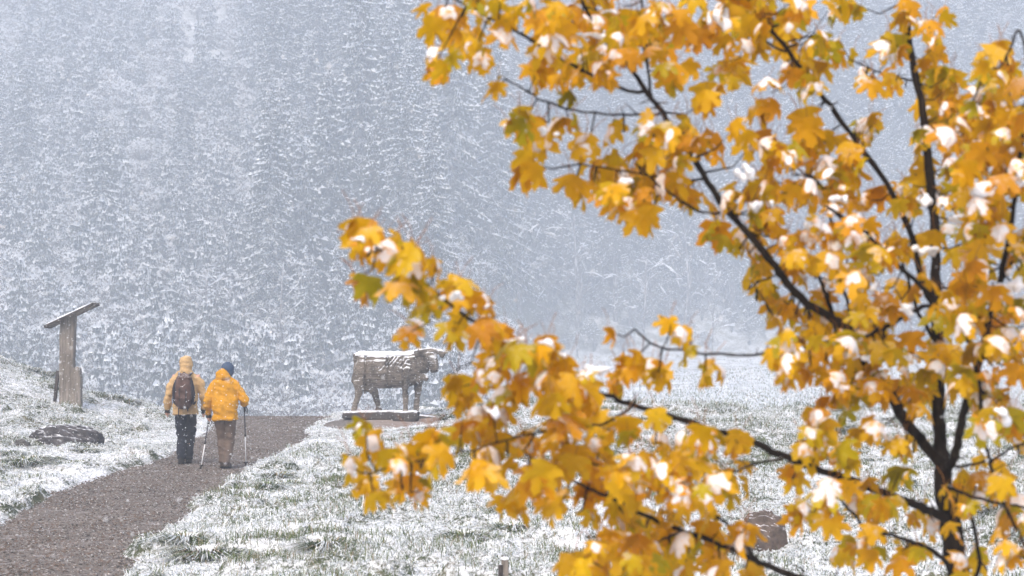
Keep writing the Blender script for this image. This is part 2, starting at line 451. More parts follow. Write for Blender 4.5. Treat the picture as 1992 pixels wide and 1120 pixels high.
# ------------------------------------------------------------------ hillside trees
M_NEEDLE = plain("dark_needles", (.022, .032, .022), .85, .35, 3)
M_TWIG = plain("bare_twigs", (.075, .062, .052), .9, .3, 3)
M_TSNOW, _nt, _b = newmat("snow_on_branches"); _b.inputs['Base Color'].default_value = (.80, .83, .87, 1); _b.inputs['Roughness'].default_value = .8; _b.inputs['Specular IOR Level'].default_value = .1
def m_bark(name, c1, c2, snow=.35):
    m, nt, b = newmat(name); n = noise(nt, 5, 5, .7, stretch=(4, 4, .5)); r = ramp(nt, [(.3, c1), (.7, c2)]); nt.links.new(n, r.inputs[0])
    n2 = noise(nt, 2.2, 5, .7, stretch=(3, 3, .6)); mr = nt.nodes.new("ShaderNodeMapRange"); mr.inputs[1].default_value = .5; mr.inputs[2].default_value = .62; mr.inputs[4].default_value = snow
    nt.links.new(n2, mr.inputs[0]); nt.links.new(mix(nt, mr.outputs[0], r.outputs[0], SNOW), b.inputs['Base Color']); b.inputs['Roughness'].default_value = .9
    b.inputs['Specular IOR Level'].default_value = .12; bump(nt, b, n, .5, .02); return m
M_FTRUNK = m_bark("snow_plastered_bark", (.06, .05, .045), (.14, .12, .11), .75)
def spruce_meshes(H, seed, bare=.06, wide=.15, snowf=1.0):
    rs = np.random.default_rng(seed); tris = []; mats = []
    z = H * bare
    def tri(a, b, c, m): tris.append((a, b, c)); mats.append(m)
    U = np.array([0, 0, 1.])
    while z < H * .985:
        t = (z - H * bare) / (H * (1 - bare)); Lb = H * wide * (1 - t) ** .8 * (0.75 + .25 * min(1, t * 6 + .3)) + .3
        nb = rs.integers(6, 9); a0 = rs.random() * 6.28
        for k in range(nb):
            a = a0 + k * 6.283 / nb + rs.normal() * .35; L = Lb * (.45 + .7 * rs.random() ** .7)
            d = np.array([math.cos(a), math.sin(a), 0.]); s = np.array([-d[1], d[0], 0.])
            zz = z + rs.normal() * .35 * min(1.0, L); rise = .25 * L * (t - .1) + rs.normal() * .10 * L; droop = (.50 - .25 * t + .28 * (rs.random() - .3)) * L
            load0 = max(0.05, rs.normal(.8, .45)) * snowf      # how much snow this bough still carries
            segs = max(3, int(L / .5)); pts = []; yaw = rs.normal() * .25
            for j in range(segs + 1):
                u = j / segs; pts.append(np.array([0, 0, zz]) + d * L * u + s * L * yaw * u * u + U * (rise * u - droop * u ** 1.6 + .22 * L * max(0, u - .7)))
            for j in range(segs):
                p, q = pts[j], pts[j + 1]; u = (j + .5) / segs; w = .30 * L * (1 - u) ** .7 + .15; load = load0 * (.35 + 1.35 * u)
                for sd in (-1, 1):
                    tip = p + s * sd * w * (.5 + .8 * rs.random()) + d * w * .6 * rs.random() - U * w * (.15 + .75 * rs.random())
                    tri(p, q, tip, 0)
                    hang = (p + q) / 2 + s * sd * w * .4 * rs.random() + d * rs.normal() * .1 - U * (.25 + .6 * rs.random() * min(1, L / 2))
                    tri(p + (q - p) * .1, q, hang, 0)
                    if rs.random() < load * .75:
                        # a curved clot of snow along the side spray
                        c0 = p + (tip - p) * rs.random() * .3; c2 = p + (tip - p) * (.6 + .5 * rs.random()); c1 = (c0 + c2) / 2 + U * (.08 + .14 * rs.random()); th = .09 + .16 * rs.random()
                        tri(c0, c1, c1 - U * th, 1); tri(c1, c2, c1 - U * th, 1); 
                    if rs.random() < load * .35:
                        c0 = p + (hang - p) * .2 + s * sd * .05; c1 = p + (hang - p) * .9 + s * sd * .08; tri(c0, c1, (c0 + c1) / 2 + s * rs.normal() * .12 + U * .05, 1)
                if rs.random() < load * .6:
                    tri(p, q, (p + q) / 2 + U * (.14 + .18 * rs.random()) + s * .05, 1); tri(p, q, (p + q) / 2 - U * .05 + s * (.12 + .1 * rs.random()), 1)
        z += (.34 + .26 * rs.random()) * (1.25 - .5 * t)
    T = np.array(tris).reshape(-1, 3); F = np.arange(len(T)).reshape(-1, 3)
    crown = np_mesh("spruce_crown", T, F, [M_NEEDLE, M_TSNOW], np.array(mats))
    mb = MB(); mb.tube([(0, 0, -.6), (0, 0, H * .3), (.05, 0, H * .7), (0, 0, H)], [H * .013, H * .011, H * .006, .02], 7)
    return crown, mb.mesh("spruce_trunk", M_FTRUNK, True)
def shrub_mesh(seed, H=2.8, Wd=1.7, nt_=520, snow=.6, twig=None):
    rs = np.random.default_rng(seed); T = []; M = []
    nl = 7; cen = rs.normal(size=(nl, 3)) * [Wd * .42, Wd * .42, H * .16] + [0, 0, H * .55]; rad = H * (.22 + .14 * rs.random(nl))
    for i in range(nt_):
        k = rs.integers(nl); v = rs.normal(size=3); v /= np.linalg.norm(v); v[2] = abs(v[2]) * .9 - .15
        p = cen[k] + v * rad[k] * (.75 + .35 * rs.random()); g_ = v * .5 + np.array([0, 0, .5]) + rs.normal(size=3) * .35; g_ /= np.linalg.norm(g_)
        s = np.cross(g_, rs.normal(size=3)); s /= np.linalg.norm(s) + 1e-6; L = .16 + .28 * rs.random()
        T += [p - s * .05, p + s * .05, p + g_ * L]; M.append(0)
        if rs.random() < snow * (.18 + 1.7 * max(0, v[2])):
            q = p + g_ * L * (.3 + .6 * rs.random()); e = rs.normal(size=3) * [.5, .5, .15]; e /= np.linalg.norm(e); w = .07 + .13 * rs.random()
            T += [q - e * w, q + e * w, q + np.array([0, 0, .08 + .12 * rs.random()])]; M.append(1)
    for i in range(26):
        a = rs.random() * 6.28; r = Wd * .5 * rs.random(); top = np.array([math.cos(a) * r, math.sin(a) * r, H * (.5 + .4 * rs.random())]); b = top * [.1, .1, 0] - [0, 0, .3]
        s = np.array([-math.sin(a), math.cos(a), 0]) * .03; T += [b - s, b + s, top]; M.append(0)
    T = np.array(T); return np_mesh("shrub", T, np.arange(len(T)).reshape(-1, 3), [twig or M_TWIG, M_TSNOW], np.array(M))
def bare_tree_mesh(seed, H=11, snow=.8):
    """a slim leafless tree with forked snow-lined boughs, recursive"""
    rs = random.Random(seed); mb = MB(); T = []
    def grow(p, d, L, r, lv):
        q = p + d * L; mid = (p + q) / 2 + Vector((rs.gauss(0, .04), rs.gauss(0, .04), .02)) * L
        mb.tube([p, mid, q], [r, r * .8, r * .6], 4 if lv else 6, 0, False)
        if rs.random() < snow and lv > 0:
            s = d.cross(Vector((0, 0, 1)));  s = s.normalized() if s.length > .01 else Vector((1, 0, 0)); o = Vector((0, 0, r + .03))
            w = r + .035
            mb.add([p + s * w * .5, p - s * w * .5, mid - s * w * .5, mid + s * w * .5, mid + Vector((0, 0, r + .10)), p + o, q + o, q], [[0, 1, 4], [2, 3, 4], [5, 4, 7], [6, 4, 3]], 1)
        if lv >= 4 or L < .25: return
        n = 3 if lv else 10
        for k in range(n):
            t = rs.uniform(.45, 1) if lv else .3 + .68 * k / n
            a = rs.uniform(0, 6.28); v = Vector((math.cos(a), math.sin(a), rs.uniform(.1, .9))).normalized()
            nd = (d * (.5 if lv else .35) + v).normalized()
            nd.z -= .12 * lv; nd.normalize(); grow(p + d * L * t, nd, L * (rs.uniform(.45, .65) if lv else rs.uniform(.18, .34) * (1.2 - t * .6)), r * (.5 if lv else .42), lv + 1)
    grow(Vector((0, 0, -.5)), Vector((rs.gauss(0, .03), rs.gauss(0, .03), 1)).normalized(), H, H * .011, 0)
    return mb.mesh("bare_tree", [M_FTRUNK, M_TSNOW])

def stuff_instances(name, pts, protos, label, cat):
    """one object: copies of protos (lists of meshes joined per pick) scattered by geometry nodes; pts = (x, y, z, pick, scale, rot)"""
    pc = bpy.data.collections.new(name + "_sources")
    for i, me in enumerate(protos): pc.objects.link(bpy.data.objects.new("%s_source_%02d" % (name, i), me))
    A = np.array(pts, float); me = bpy.data.meshes.new(name); me.vertices.add(len(A)); me.vertices.foreach_set("co", A[:, :3].astype(np.float32).ravel())
    for nm, ty, col, dt in (("pick", 'INT', 3, np.int32), ("size", 'FLOAT', 4, np.float32), ("turn", 'FLOAT', 5, np.float32)):
        at = me.attributes.new(nm, ty, 'POINT'); at.data.foreach_set("value", A[:, col].astype(dt))
    ng = bpy.data.node_groups.new(name, 'GeometryNodeTree'); ng.interface.new_socket("Geometry", in_out='INPUT', socket_type='NodeSocketGeometry'); ng.interface.new_socket("Geometry", in_out='OUTPUT', socket_type='NodeSocketGeometry')
    gi = ng.nodes.new("NodeGroupInput"); go = ng.nodes.new("NodeGroupOutput"); ip = ng.nodes.new("GeometryNodeInstanceOnPoints"); ci = ng.nodes.new("GeometryNodeCollectionInfo")
    ci.inputs['Collection'].default_value = pc; ci.inputs['Separate Children'].default_value = True; ci.inputs['Reset Children'].default_value = True
    def at(nm, ty):
        n = ng.nodes.new("GeometryNodeInputNamedAttribute"); n.data_type = ty; n.inputs['Name'].default_value = nm; return n.outputs['Attribute']
    cx = ng.nodes.new("ShaderNodeCombineXYZ"); ng.links.new(at("turn", 'FLOAT'), cx.inputs[2])
    ng.links.new(gi.outputs[0], ip.inputs['Points']); ng.links.new(ci.outputs[0], ip.inputs['Instance']); ip.inputs['Pick Instance'].default_value = True
    ng.links.new(at("pick", 'INT'), ip.inputs['Instance Index']); ng.links.new(cx.outputs[0], ip.inputs['Rotation']); ng.links.new(at("size", 'FLOAT'), ip.inputs['Scale'])
    ng.links.new(ip.outputs[0], go.inputs[0])
    o = link(name, me); m = o.modifiers.new("scatter", 'NODES'); m.node_group = ng; tag(o, label, cat, kind='stuff'); return o
def hillside():
    protos = [spruce_meshes(h, s, b, w, f) for h, s, b, w, f in ((30, 1, .05, .14, 1.7), (26, 2, .04, .15, 1.0), (34, 3, .10, .125, 1.4), (22, 4, .02, .17, 1.9), (31, 5, .25, .12, .7), (15, 6, .01, .20, 1.1), (28, 7, .07, .15, .6), (33, 8, .34, .11, .5), (19, 9, .01, .17, .6))]
    heights = [30, 26, 34, 22, 31, 15, 28, 33, 19]
    spots = []
    def clear(px, Y):   # the bright gaps in the wood and the open snow gully
        return (345 < px < 450 and 192 < Y < 420) or (530 < px < 630 and Y > 238)
    def put(px, Y, vi, sc): spots.append((px, Y, vi, sc))
    # trees picked out in the photograph: px, depth, kind, size
    for a in [(880, 150, 0, 1.35), (960, 158, 2, 1.2), (700, 140, 0, 1.3), (765, 160, 2, 1.2), (590, 128, 5, 1.5), (545, 135, 3, 1.2), (640, 132, 1, 1.1), (820, 170, 6, 1.1), (1010, 178, 2, 1.1),
              (300, 222, 1, 1.1), (470, 225, 6, 1.0), (505, 190, 3, .9), (420, 122, 5, .75), (560, 170, 0, .85), (735, 126, 5, 1.0), (660, 118, 5, 1.0), (810, 130, 5, 1.0), (600, 122, 5, .8)]: put(*a)
    rs = random.Random(5); tries = 0
    while len(spots) < 860 and tries < 60000:
        tries += 1; px = rs.uniform(-150, 2140); Y = 122 + 215 * rs.random() ** .95
        if px < 520 and (rs.random() < .95 or Y < 135): continue
        if px < 480 and clear(px - 25, Y): continue
        if px > 980: Y = 186 + 92 * rs.random()
        if 850 < px <= 1020 and Y < 165: continue
        if clear(px, Y): continue
        X = (px - CX) / FPX * Y; sp_ = 1.7 if (px > 980 and Y < 215) else 2.5
        if any((X - (q[0] - CX) / FPX * q[1]) ** 2 + (Y - q[1]) ** 2 < (sp_ if px > 520 else 4.5) ** 2 for q in spots): continue
        if px > 980 and Y < 205: vi = rs.choice((4, 7, 4, 7, 8, 8, 6))
        elif px > 980: vi = rs.choice((0, 2, 0, 1, 3))
        elif px < 520: vi = rs.choice((5, 3, 5))
        else: vi = rs.choice((0, 1, 2, 3, 6, 2, 5))
        put(px, Y, vi, rs.uniform(.75, 1.12) * (.85 if px < 520 else 1))
    first = spots[:18]; rest = sorted(spots[18:], key=lambda q: q[1] + (900 if not -30 < q[0] < 2020 else 0)); far = []
    for i, (px, Y, vi, sc) in enumerate(first + rest):
        Y = Y * KB; X = (px - CX) / FPX * Y; z = gh(X, Y, False) - .3
        sc = min(sc, (HAZE_TOP - 3 - z) / heights[vi])
        if i >= 296: far.append((X, Y, z, vi, sc, rs.uniform(0, 6.28))); continue
        o = empty("spruce_tree", (X, Y, z), rs.uniform(0, 6.28)); o.scale = (sc * rs.uniform(.9, 1.1),) * 2 + (sc,)
        if i == 0: lab = 'tall spruce with heavily snowed drooping boughs above and right of the wooden cow'
        elif i == 2: lab = 'tall snowy spruce rising behind the rump of the wooden cow'
        elif i == 9: lab = 'pale spruce high on the slope left of the bright snow gully'
        elif px < 520: lab = ('small snow-covered spruce low among the shrubs of the left slope' if Y < 180 * KB else 'small faint spruce high among the shrubs of the left slope')
        elif px > 1000:
            lab = ('slender spruce with a bare lower trunk at the front edge of the dark wood' if vi in (4, 7) and Y < 205 * KB else 'fully clothed spruce near the foot of the dense wood behind the meadow' if Y < 225 * KB else 'faint spruce in the upper part of the dense wood behind the maple')
        else: lab = ('snow-dusted spruce at the foot of the slope behind the path crest' if Y < 140 * KB else 'snow-dusted spruce halfway up the wooded slope behind the cow statue' if Y < 170 * KB else 'pale hazy spruce high above the hikers and the cow statue')
        tag(o, lab, 'tree', 'spruces on the hazy mountainside')
        link("trunk", protos[vi][1], o); link("crown", protos[vi][0], o)
    stuff_instances("far_spruce_wood", far, [p[0] for p in protos], 'far spruce wood fading into the snow haze up the mountainside', 'wood')
    # slim bare trees standing along the edge of the meadow
    bts = [bare_tree_mesh(s, h, .22) for s, h in ((1, 9), (2, 7), (3, 10))]
    for i, (px, Y, v, sc, lab) in enumerate([(1250, 168, 0, .98, 'slim pale-stemmed tree with a snowy crown in front of the dark wood'),
            (1385, 165, 1, 1.0, 'leaning bare sapling with snow-lined boughs right of the pale-stemmed tree'),
            (1122, 176, 2, 1.3, 'tall thin pale trunk at the left end of the dark wood edge'),
            (1322, 180, 2, 1.25, 'tall thin pale trunk between the two snowy bare trees'),
            (455, 116, 1, .9, 'snow-laden young broadleaf tree behind the hikers'), (395, 118, 0, .75, 'snow-laden young broadleaf tree left behind the hikers, with a wide crown'),
            (560, 119, 2, .7, 'slender snow-laden broadleaf tree right of the hikers'), (1010, 172, 0, 1.1, 'frosted bare tree at the left foot of the dark wood')]):
        Y *= KB; sc *= KB * .85; X = (px - CX) / FPX * Y; o = link("bare_tree", bts[v]); o.location = (X, Y, gh(X, Y, False)); o.scale = (sc,) * 3; o.rotation_euler = (0, 0, i * 1.3)
        tag(o, lab, 'tree', 'bare trees at the foot of the slope')
    # shrubs / dwarf pines of the left slope
    sm = [shrub_mesh(s, rs.uniform(2.4, 3.4), rs.uniform(1.5, 2.1), 760, .78) for s in range(10, 16)] + [shrub_mesh(s, 3.0, 2.0, 700, .16, M_NEEDLE) for s in (20, 21)] + [spruce_meshes(5.5, 30 + s, .01, .20, .9)[0] for s in range(2)]
    sp = []; tries = 0
    while len(sp) < 2400 and tries < 90000:
        tries += 1; Y = 100 + 215 * rs.random() ** 1.05; px = rs.uniform(-140, 2100)
        if px > 980 and (Y < 184 or Y > 225): continue
        if 520 < px <= 980 and (Y > 150 or rs.random() < .45): continue
        if px > 880 and Y < 140: continue
        if clear(px, Y) and rs.random() < .93: continue
        X = (px - CX) / FPX * Y; dd = 1.15 if px < 980 else 1.7
        if any((X - q[0]) ** 2 + (Y - q[1]) ** 2 < dd ** 2 for q in sp): continue
        sp.append((X, Y, px, (rs.randrange(6) if rs.random() < .6 else 8 + rs.randrange(2)) if px < 980 else 6 + rs.randrange(2), rs.uniform(.6, 1.25) * (.8 if px > 980 else 1)))
    sp.sort(key=lambda q: q[1] + (900 if not -20 < q[2] < 1040 else 0)); far = []
    for i, (X, Y, px, v, sc) in enumerate(sp):
        X *= KB; Y *= KB; sc *= KB * .72; z = gh(X, Y, False); a = rs.uniform(0, 6.28)
        if i >= 290: far.append((X, Y, z, v, sc, a)); continue
        o = link("snowy_shrub", sm[v]); o.location = (X, Y, z); o.rotation_euler = (0, 0, a); o.scale = (sc,) * 3
        if v < 8: tag(o, 'rounded leafless shrub powdered with snow on the misty slope', 'shrub', 'snow-powdered shrubs on the slope')
        else: o.name = 'young_spruce'; tag(o, 'young snowy spruce standing among the shrubs of the misty slope', 'tree', 'young spruces among the shrubs')
    stuff_instances("undergrowth", far, sm, 'mass of snow-powdered shrubs fading up the misty slopes', 'shrubs')
hillside()
print("hillside", time.time() - T0)

# ------------------------------------------------------------------ rocks
def rock(name, px, py, Y, w, d, h, seed, col, label, cat='rock', snow=(.55, .85), group=None, yaw=0.0, sink=.25, shape=None):
    X = (px - CX) / FPX * Y; z = gh(X, Y)
    bm = bmesh.new(); bmesh.ops.create_icosphere(bm, subdivisions=5, radius=1)
    rs = np.random.default_rng(seed); off = rs.random(3) * 50
    co = np.array([v.co[:] for v in bm.verts])
    n1 = fbm(co[:, 0] * 1.5 + off[0], co[:, 1] * 1.5 + co[:, 2] * 2 + off[1], 4, seed) - .5
    n2 = np.abs(fbm(co[:, 0] * 4 + co[:, 2] * 3 + off[2], co[:, 1] * 4, 3, seed + 3) - .5)
    sh = shape(co) if shape is not None else 0
    r = 1 + .45 * n1 - .28 * n2 + sh
    co = np.sign(co) * np.abs(co) ** .8 * r[:, None]; co *= [w / 2, d / 2, h]
    for v, c in zip(bm.verts, co): v.co = c
    me = bpy.data.meshes.new(name); bm.to_mesh(me); bm.free()
    def cf(nt):
        n = noise(nt, 7, 6, .7); rr = ramp(nt, [(.3, tuple(c * .45 for c in col)), (.55, col), (.75, tuple(c * 1.7 for c in col))]); nt.links.new(n, rr.inputs[0]); return rr.outputs[0]
    m, nt, b = snowy(name + "_stone", cf, lo=snow[0], hi=snow[1], nscale=7, amount=.55); bump(nt, b, noise(nt, 16, 6, .7), .8, .04)
    me.materials.append(m); o = link(name, me); o.location = (X, Y, z - h * sink); o.rotation_euler = (0, 0, yaw)
    tag(o, label, cat, group); return o
rock("boulder", 117, 862, 42.9, 1.45, .9, .42, 3, (.085, .08, .085), 'dark grey flat-topped boulder half buried in the snowy grass left of the path', snow=(.78, 1.05), sink=.05,
     shape=lambda c: (.10 * sstep(-.3, .6, c[:, 0]) - .06) * (c[:, 2] > 0))
rock("rock", 42, 872, 42.2, .32, .3, .16, 9, (.10, .095, .09), 'small dark stone at the left end of the flat boulder', snow=(.8, 1.1))
rock("rock", 1480, 1060, 23.5, .50, .45, .42, 5, (.13, .10, .085), 'rough brown rock in the snow behind the low maple branches', snow=(.75, 1.1), sink=.15)
rock("rock", 1425, 1100, 22.5, .40, .3, .22, 6, (.12, .10, .09), 'low brown stone just left of the rough brown rock', snow=(.7, 1.0))
rock("rock", 1162, 850, 45, .28, .26, .24, 7, (.09, .075, .065), 'small dark stump-like rock on the ridge right of the wooden cow', snow=(.7, 1.0))
rock("rock", 1275, 812, 50, .42, .3, .22, 8, (.10, .09, .085), 'snow-capped stone on the crest of the meadow ridge', snow=(.3, .6))

# ------------------------------------------------------------------ tussocks (countable clumps)
def tussock_mesh(seed, n=620, H=.17, W=.26):
    rs = np.random.default_rng(seed); a = rs.random(n) * 6.28; r = W * np.sqrt(rs.random(n)) * .55
    X = np.cos(a) * r; Y = np.sin(a) * r; L = H * (.45 + .7 * rs.random(n))
    d = np.stack([np.cos(a), np.sin(a)], -1); lean = .3 + 1.5 * rs.random(n) * (.4 + r / W)
    O = np.stack([X, Y, np.full(n, -.03)], -1); d3 = np.c_[d, np.zeros(n)]; s = np.stack([-d[:, 1], d[:, 0], 0 * a], -1) * (.0028 + .0028 * rs.random(n))[:, None]
    u = np.array([0, 0, 1.])
    p1 = O + d3 * (L * lean * .4)[:, None] + u * (L * .65)[:, None]; p2 = O + d3 * (L * lean * 1.2)[:, None] + u * (L * np.maximum(.12, 1.0 - .5 * lean))[:, None]
    V = np.stack([O - s, O + s, p1 + s, p1 - s, p2], 1).reshape(-1, 3); b = np.arange(n)[:, None] * 5
    F = np.stack([b + [[0, 1, 2]], b + [[0, 2, 3]], b + [[3, 2, 4]]], 1).reshape(-1, 3)
    k = rs.choice(3, n, p=[.46, .40, .14])
    return np_mesh("tussock", V, F, [M_BL_G, M_BL_S, M_BL_D], np.repeat(k, 3))
TM = [tussock_mesh(s) for s in range(4)]
tus = [(540, 935, 'dark green grass tussock right of the path beyond the hikers\' feet'), (560, 948, None), (400, 1095, None), (360, 1078, 'frosted grass tussock at the lower bend of the path'), (680, 1060, None), (640, 1085, 'bushy green tussock at the lower middle edge of the photo'),
       (770, 905, None), (520, 960, None), (990, 1010, None), (60, 905, 'green tussock below the boulder'), (170, 885, 'tussock at the right foot of the boulder'), (20, 890, None), (100, 900, None), (45, 915, None), (140, 912, None), (860, 800, 'tall tussock on the crest beside the cow plinth'), (880, 812, None),
       (1650, 845, 'dark bushy tussock on the ridge between the maple boughs'), (1630, 852, None), (1680, 848, None), (1440, 905, None), (1480, 910, None), (1200, 850, None), (1230, 862, None), (1700, 900, None), (1880, 850, None), (1950, 852, None), (905, 1055, None), (1000, 1040, None), (1960, 1010, None), (1740, 830, None), (700, 900, None),
       (120, 765, None), (180, 772, None), (90, 745, None), (60, 735, None), (215, 775, None), (250, 778, None)]
for i, (px, py, lab) in enumerate(tus):
    X, Y = ray_ground(px, py)
    o = link("grass_tussock", TM[i % 4]); o.location = (X, Y, gh(X, Y)); s = random.uniform(.8, 1.5); o.scale = (s * 1.2, s * 1.2, s * .8); o.rotation_euler = (0, 0, i)
    tag(o, lab or 'green grass tussock poking through the thin snow', 'grass tussock', 'tussocks poking through the snow')

# ------------------------------------------------------------------ sign post (slanted board on a weathered slab)
def m_oldwood(name, c1, c2, lo=.75, hi=1.1, stretch=(7, 7, .8), nsc=3):
    def cf(nt):
        n = noise(nt, nsc, 6, .75, stretch=stretch); r = ramp(nt, [(.3, c1), (.5, tuple((a + b) / 2 for a, b in zip(c1, c2))), (.7, c2)]); nt.links.new(n, r.inputs[0])
        n2 = noise(nt, 1.6, 4, .6); r2 = ramp(nt, [(.35, (.45, .42, .4)), (.65, (1, 1, 1))]); nt.links.new(n2, r2.inputs[0])
        mx = nt.nodes.new("ShaderNodeMix"); mx.data_type = 'RGBA'; mx.blend_type = 'MULTIPLY'; mx.inputs[0].default_value = .7
        nt.links.new(r.outputs[0], mx.inputs[6]); nt.links.new(r2.outputs[0], mx.inputs[7]); return mx.outputs[2]
    m, nt, b = snowy(name, cf, lo=lo, hi=hi, nscale=12, amount=.35)
    bump(nt, b, noise(nt, nsc * 1.5, 6, .75, stretch=stretch), .6, .03); return m
M_WOODG = m_oldwood("weathered_grey_wood", (.12, .105, .09), (.38, .34, .30))
def m_cow():
    def cf(nt):
        n = noise(nt, 3.5, 6, .75, stretch=(.9, 7, 7)); r = ramp(nt, [(.32, (.055, .049, .044)), (.5, (.19, .168, .145)), (.68, (.37, .335, .295))]); nt.links.new(n, r.inputs[0])
        n2 = noise(nt, 2.3, 6, .7, stretch=(1.3, 1, 1)); r2 = ramp(nt, [(.36, (.13, .13, .14)), (.50, (.9, .88, .86)), (.7, (1, .93, .86))]); nt.links.new(n2, r2.inputs[0])
        mx = nt.nodes.new("ShaderNodeMix"); mx.data_type = 'RGBA'; mx.blend_type = 'MULTIPLY'; mx.inputs[0].default_value = .9
        nt.links.new(r.outputs[0], mx.inputs[6]); nt.links.new(r2.outputs[0], mx.inputs[7]); return mx.outputs[2]
    m, nt, b = snowy("carved_weathered_wood", cf, lo=.42, hi=.62, nscale=7, amount=.6)
    bump(nt, b, noise(nt, 5, 6, .75, stretch=(.9, 7, 7)), .9, .04); return m
M_COW = m_cow()
M_DARKW = m_oldwood("dark_wet_timber", (.035, .03, .03), (.11, .095, .085), lo=.7, hi=.95, stretch=(.8, 6, 6))
def sign():
    Y = 50.0; k = Y / FPX; base = P(133, 779, Y);  t = empty("information_stand", base)
    tag(t, 'weathered thick timber post carrying a slanted snow-topped board on the left mound', 'information stand')
    px = lambda x, y: ((x - 133) * k, (779 - y) * k)
    def slab(name, prof, d, y0, mat, voxel=.02):
        mb = MB(); ring = []
        for s in (-1, 1):
            for (x, y) in prof:
                a, b = px(x, y); ring.append((a, y0 + s * d / 2, b))
        n = len(prof); F = [list(range(n)), list(range(2 * n - 1, n - 1, -1))] + [[j, j + n, (j + 1) % n + n, (j + 1) % n] for j in range(n)]
        mb.add(ring, F)
        w = lambda co: (fbm(co[:, 0] * 14 + co[:, 1] * 9, co[:, 2] * 1.8, 4, 71) - .5) * .05
        return remesh(mb, name, mat, voxel, t, 2, w)
    slab("post", [(116, 800), (117, 730), (118, 700), (117, 660), (119, 626), (122, 622), (146, 612), (148, 615), (147, 650), (145, 700), (147, 725), (148, 800)], .30, 0, M_WOODG)
    slab("stump", [(144, 800), (145, 716), (152, 712), (158, 716), (160, 740), (160, 800)], .26, -.06, M_WOODG)
    mb = MB(); a = px(109, 752); mb.box((a[0], .05, a[1]), (.06, .12, .68), Matrix.Rotation(R(6), 3, 'Y'), jit=.004); mb.build("side_plank", M_DARKW, t)
    # the slanted board with frame and snow
    p0 = Vector((px(92, 636)[0], 0, px(92, 636)[1])); p1 = Vector((px(188, 591)[0], 0, px(188, 591)[1])); c = (p0 + p1) / 2; L = (p1 - p0).length; ang = math.atan2(p1.z - p0.z, p1.x - p0.x)
    rot = Matrix.Rotation(-ang, 3, 'Y'); nrm = rot @ Vector((0, 0, 1))
    mb = MB(); mb.box(c, (L - .05, .62, .035), rot); mb.build("board", M_WOODG, t)
    fr = MB()
    for sx in (-1, 1): fr.box(c + rot @ Vector((sx * (L / 2 - .015), 0, 0)), (.035, .68, .06), rot)
    for sy in (-1, 1): fr.box(c + rot @ Vector((0, sy * .325, 0)), (L - .07, .03, .055), rot)
    fr.build("frame", M_DARKW, t)
    sn = MB(); nx = 24; ny = 10; V = []
    for lay in (0, 1):
        for i in range(nx):
            for j in range(ny):
                u = i / (nx - 1) * 2 - 1; v = j / (ny - 1) * 2 - 1; e = (1 - u ** 8) * (1 - v ** 8)
                h = .031 + (0.0 if lay == 0 else (.016 + .03 * vnoise(i * .5, j * .6, 5)) * e)
                V.append(c + rot @ Vector((u * (L / 2 - .03), v * .31, h)))
    F = []
    for lay in (0, 1):
        for i in range(nx - 1):
            for j in range(ny - 1):
                q = lay * nx * ny + i * ny + j; F.append([q, q + ny, q + ny + 1, q + 1])
    sn.add(V, F); sn.build("snow_layer", M_SNOW, t, True)
sign()

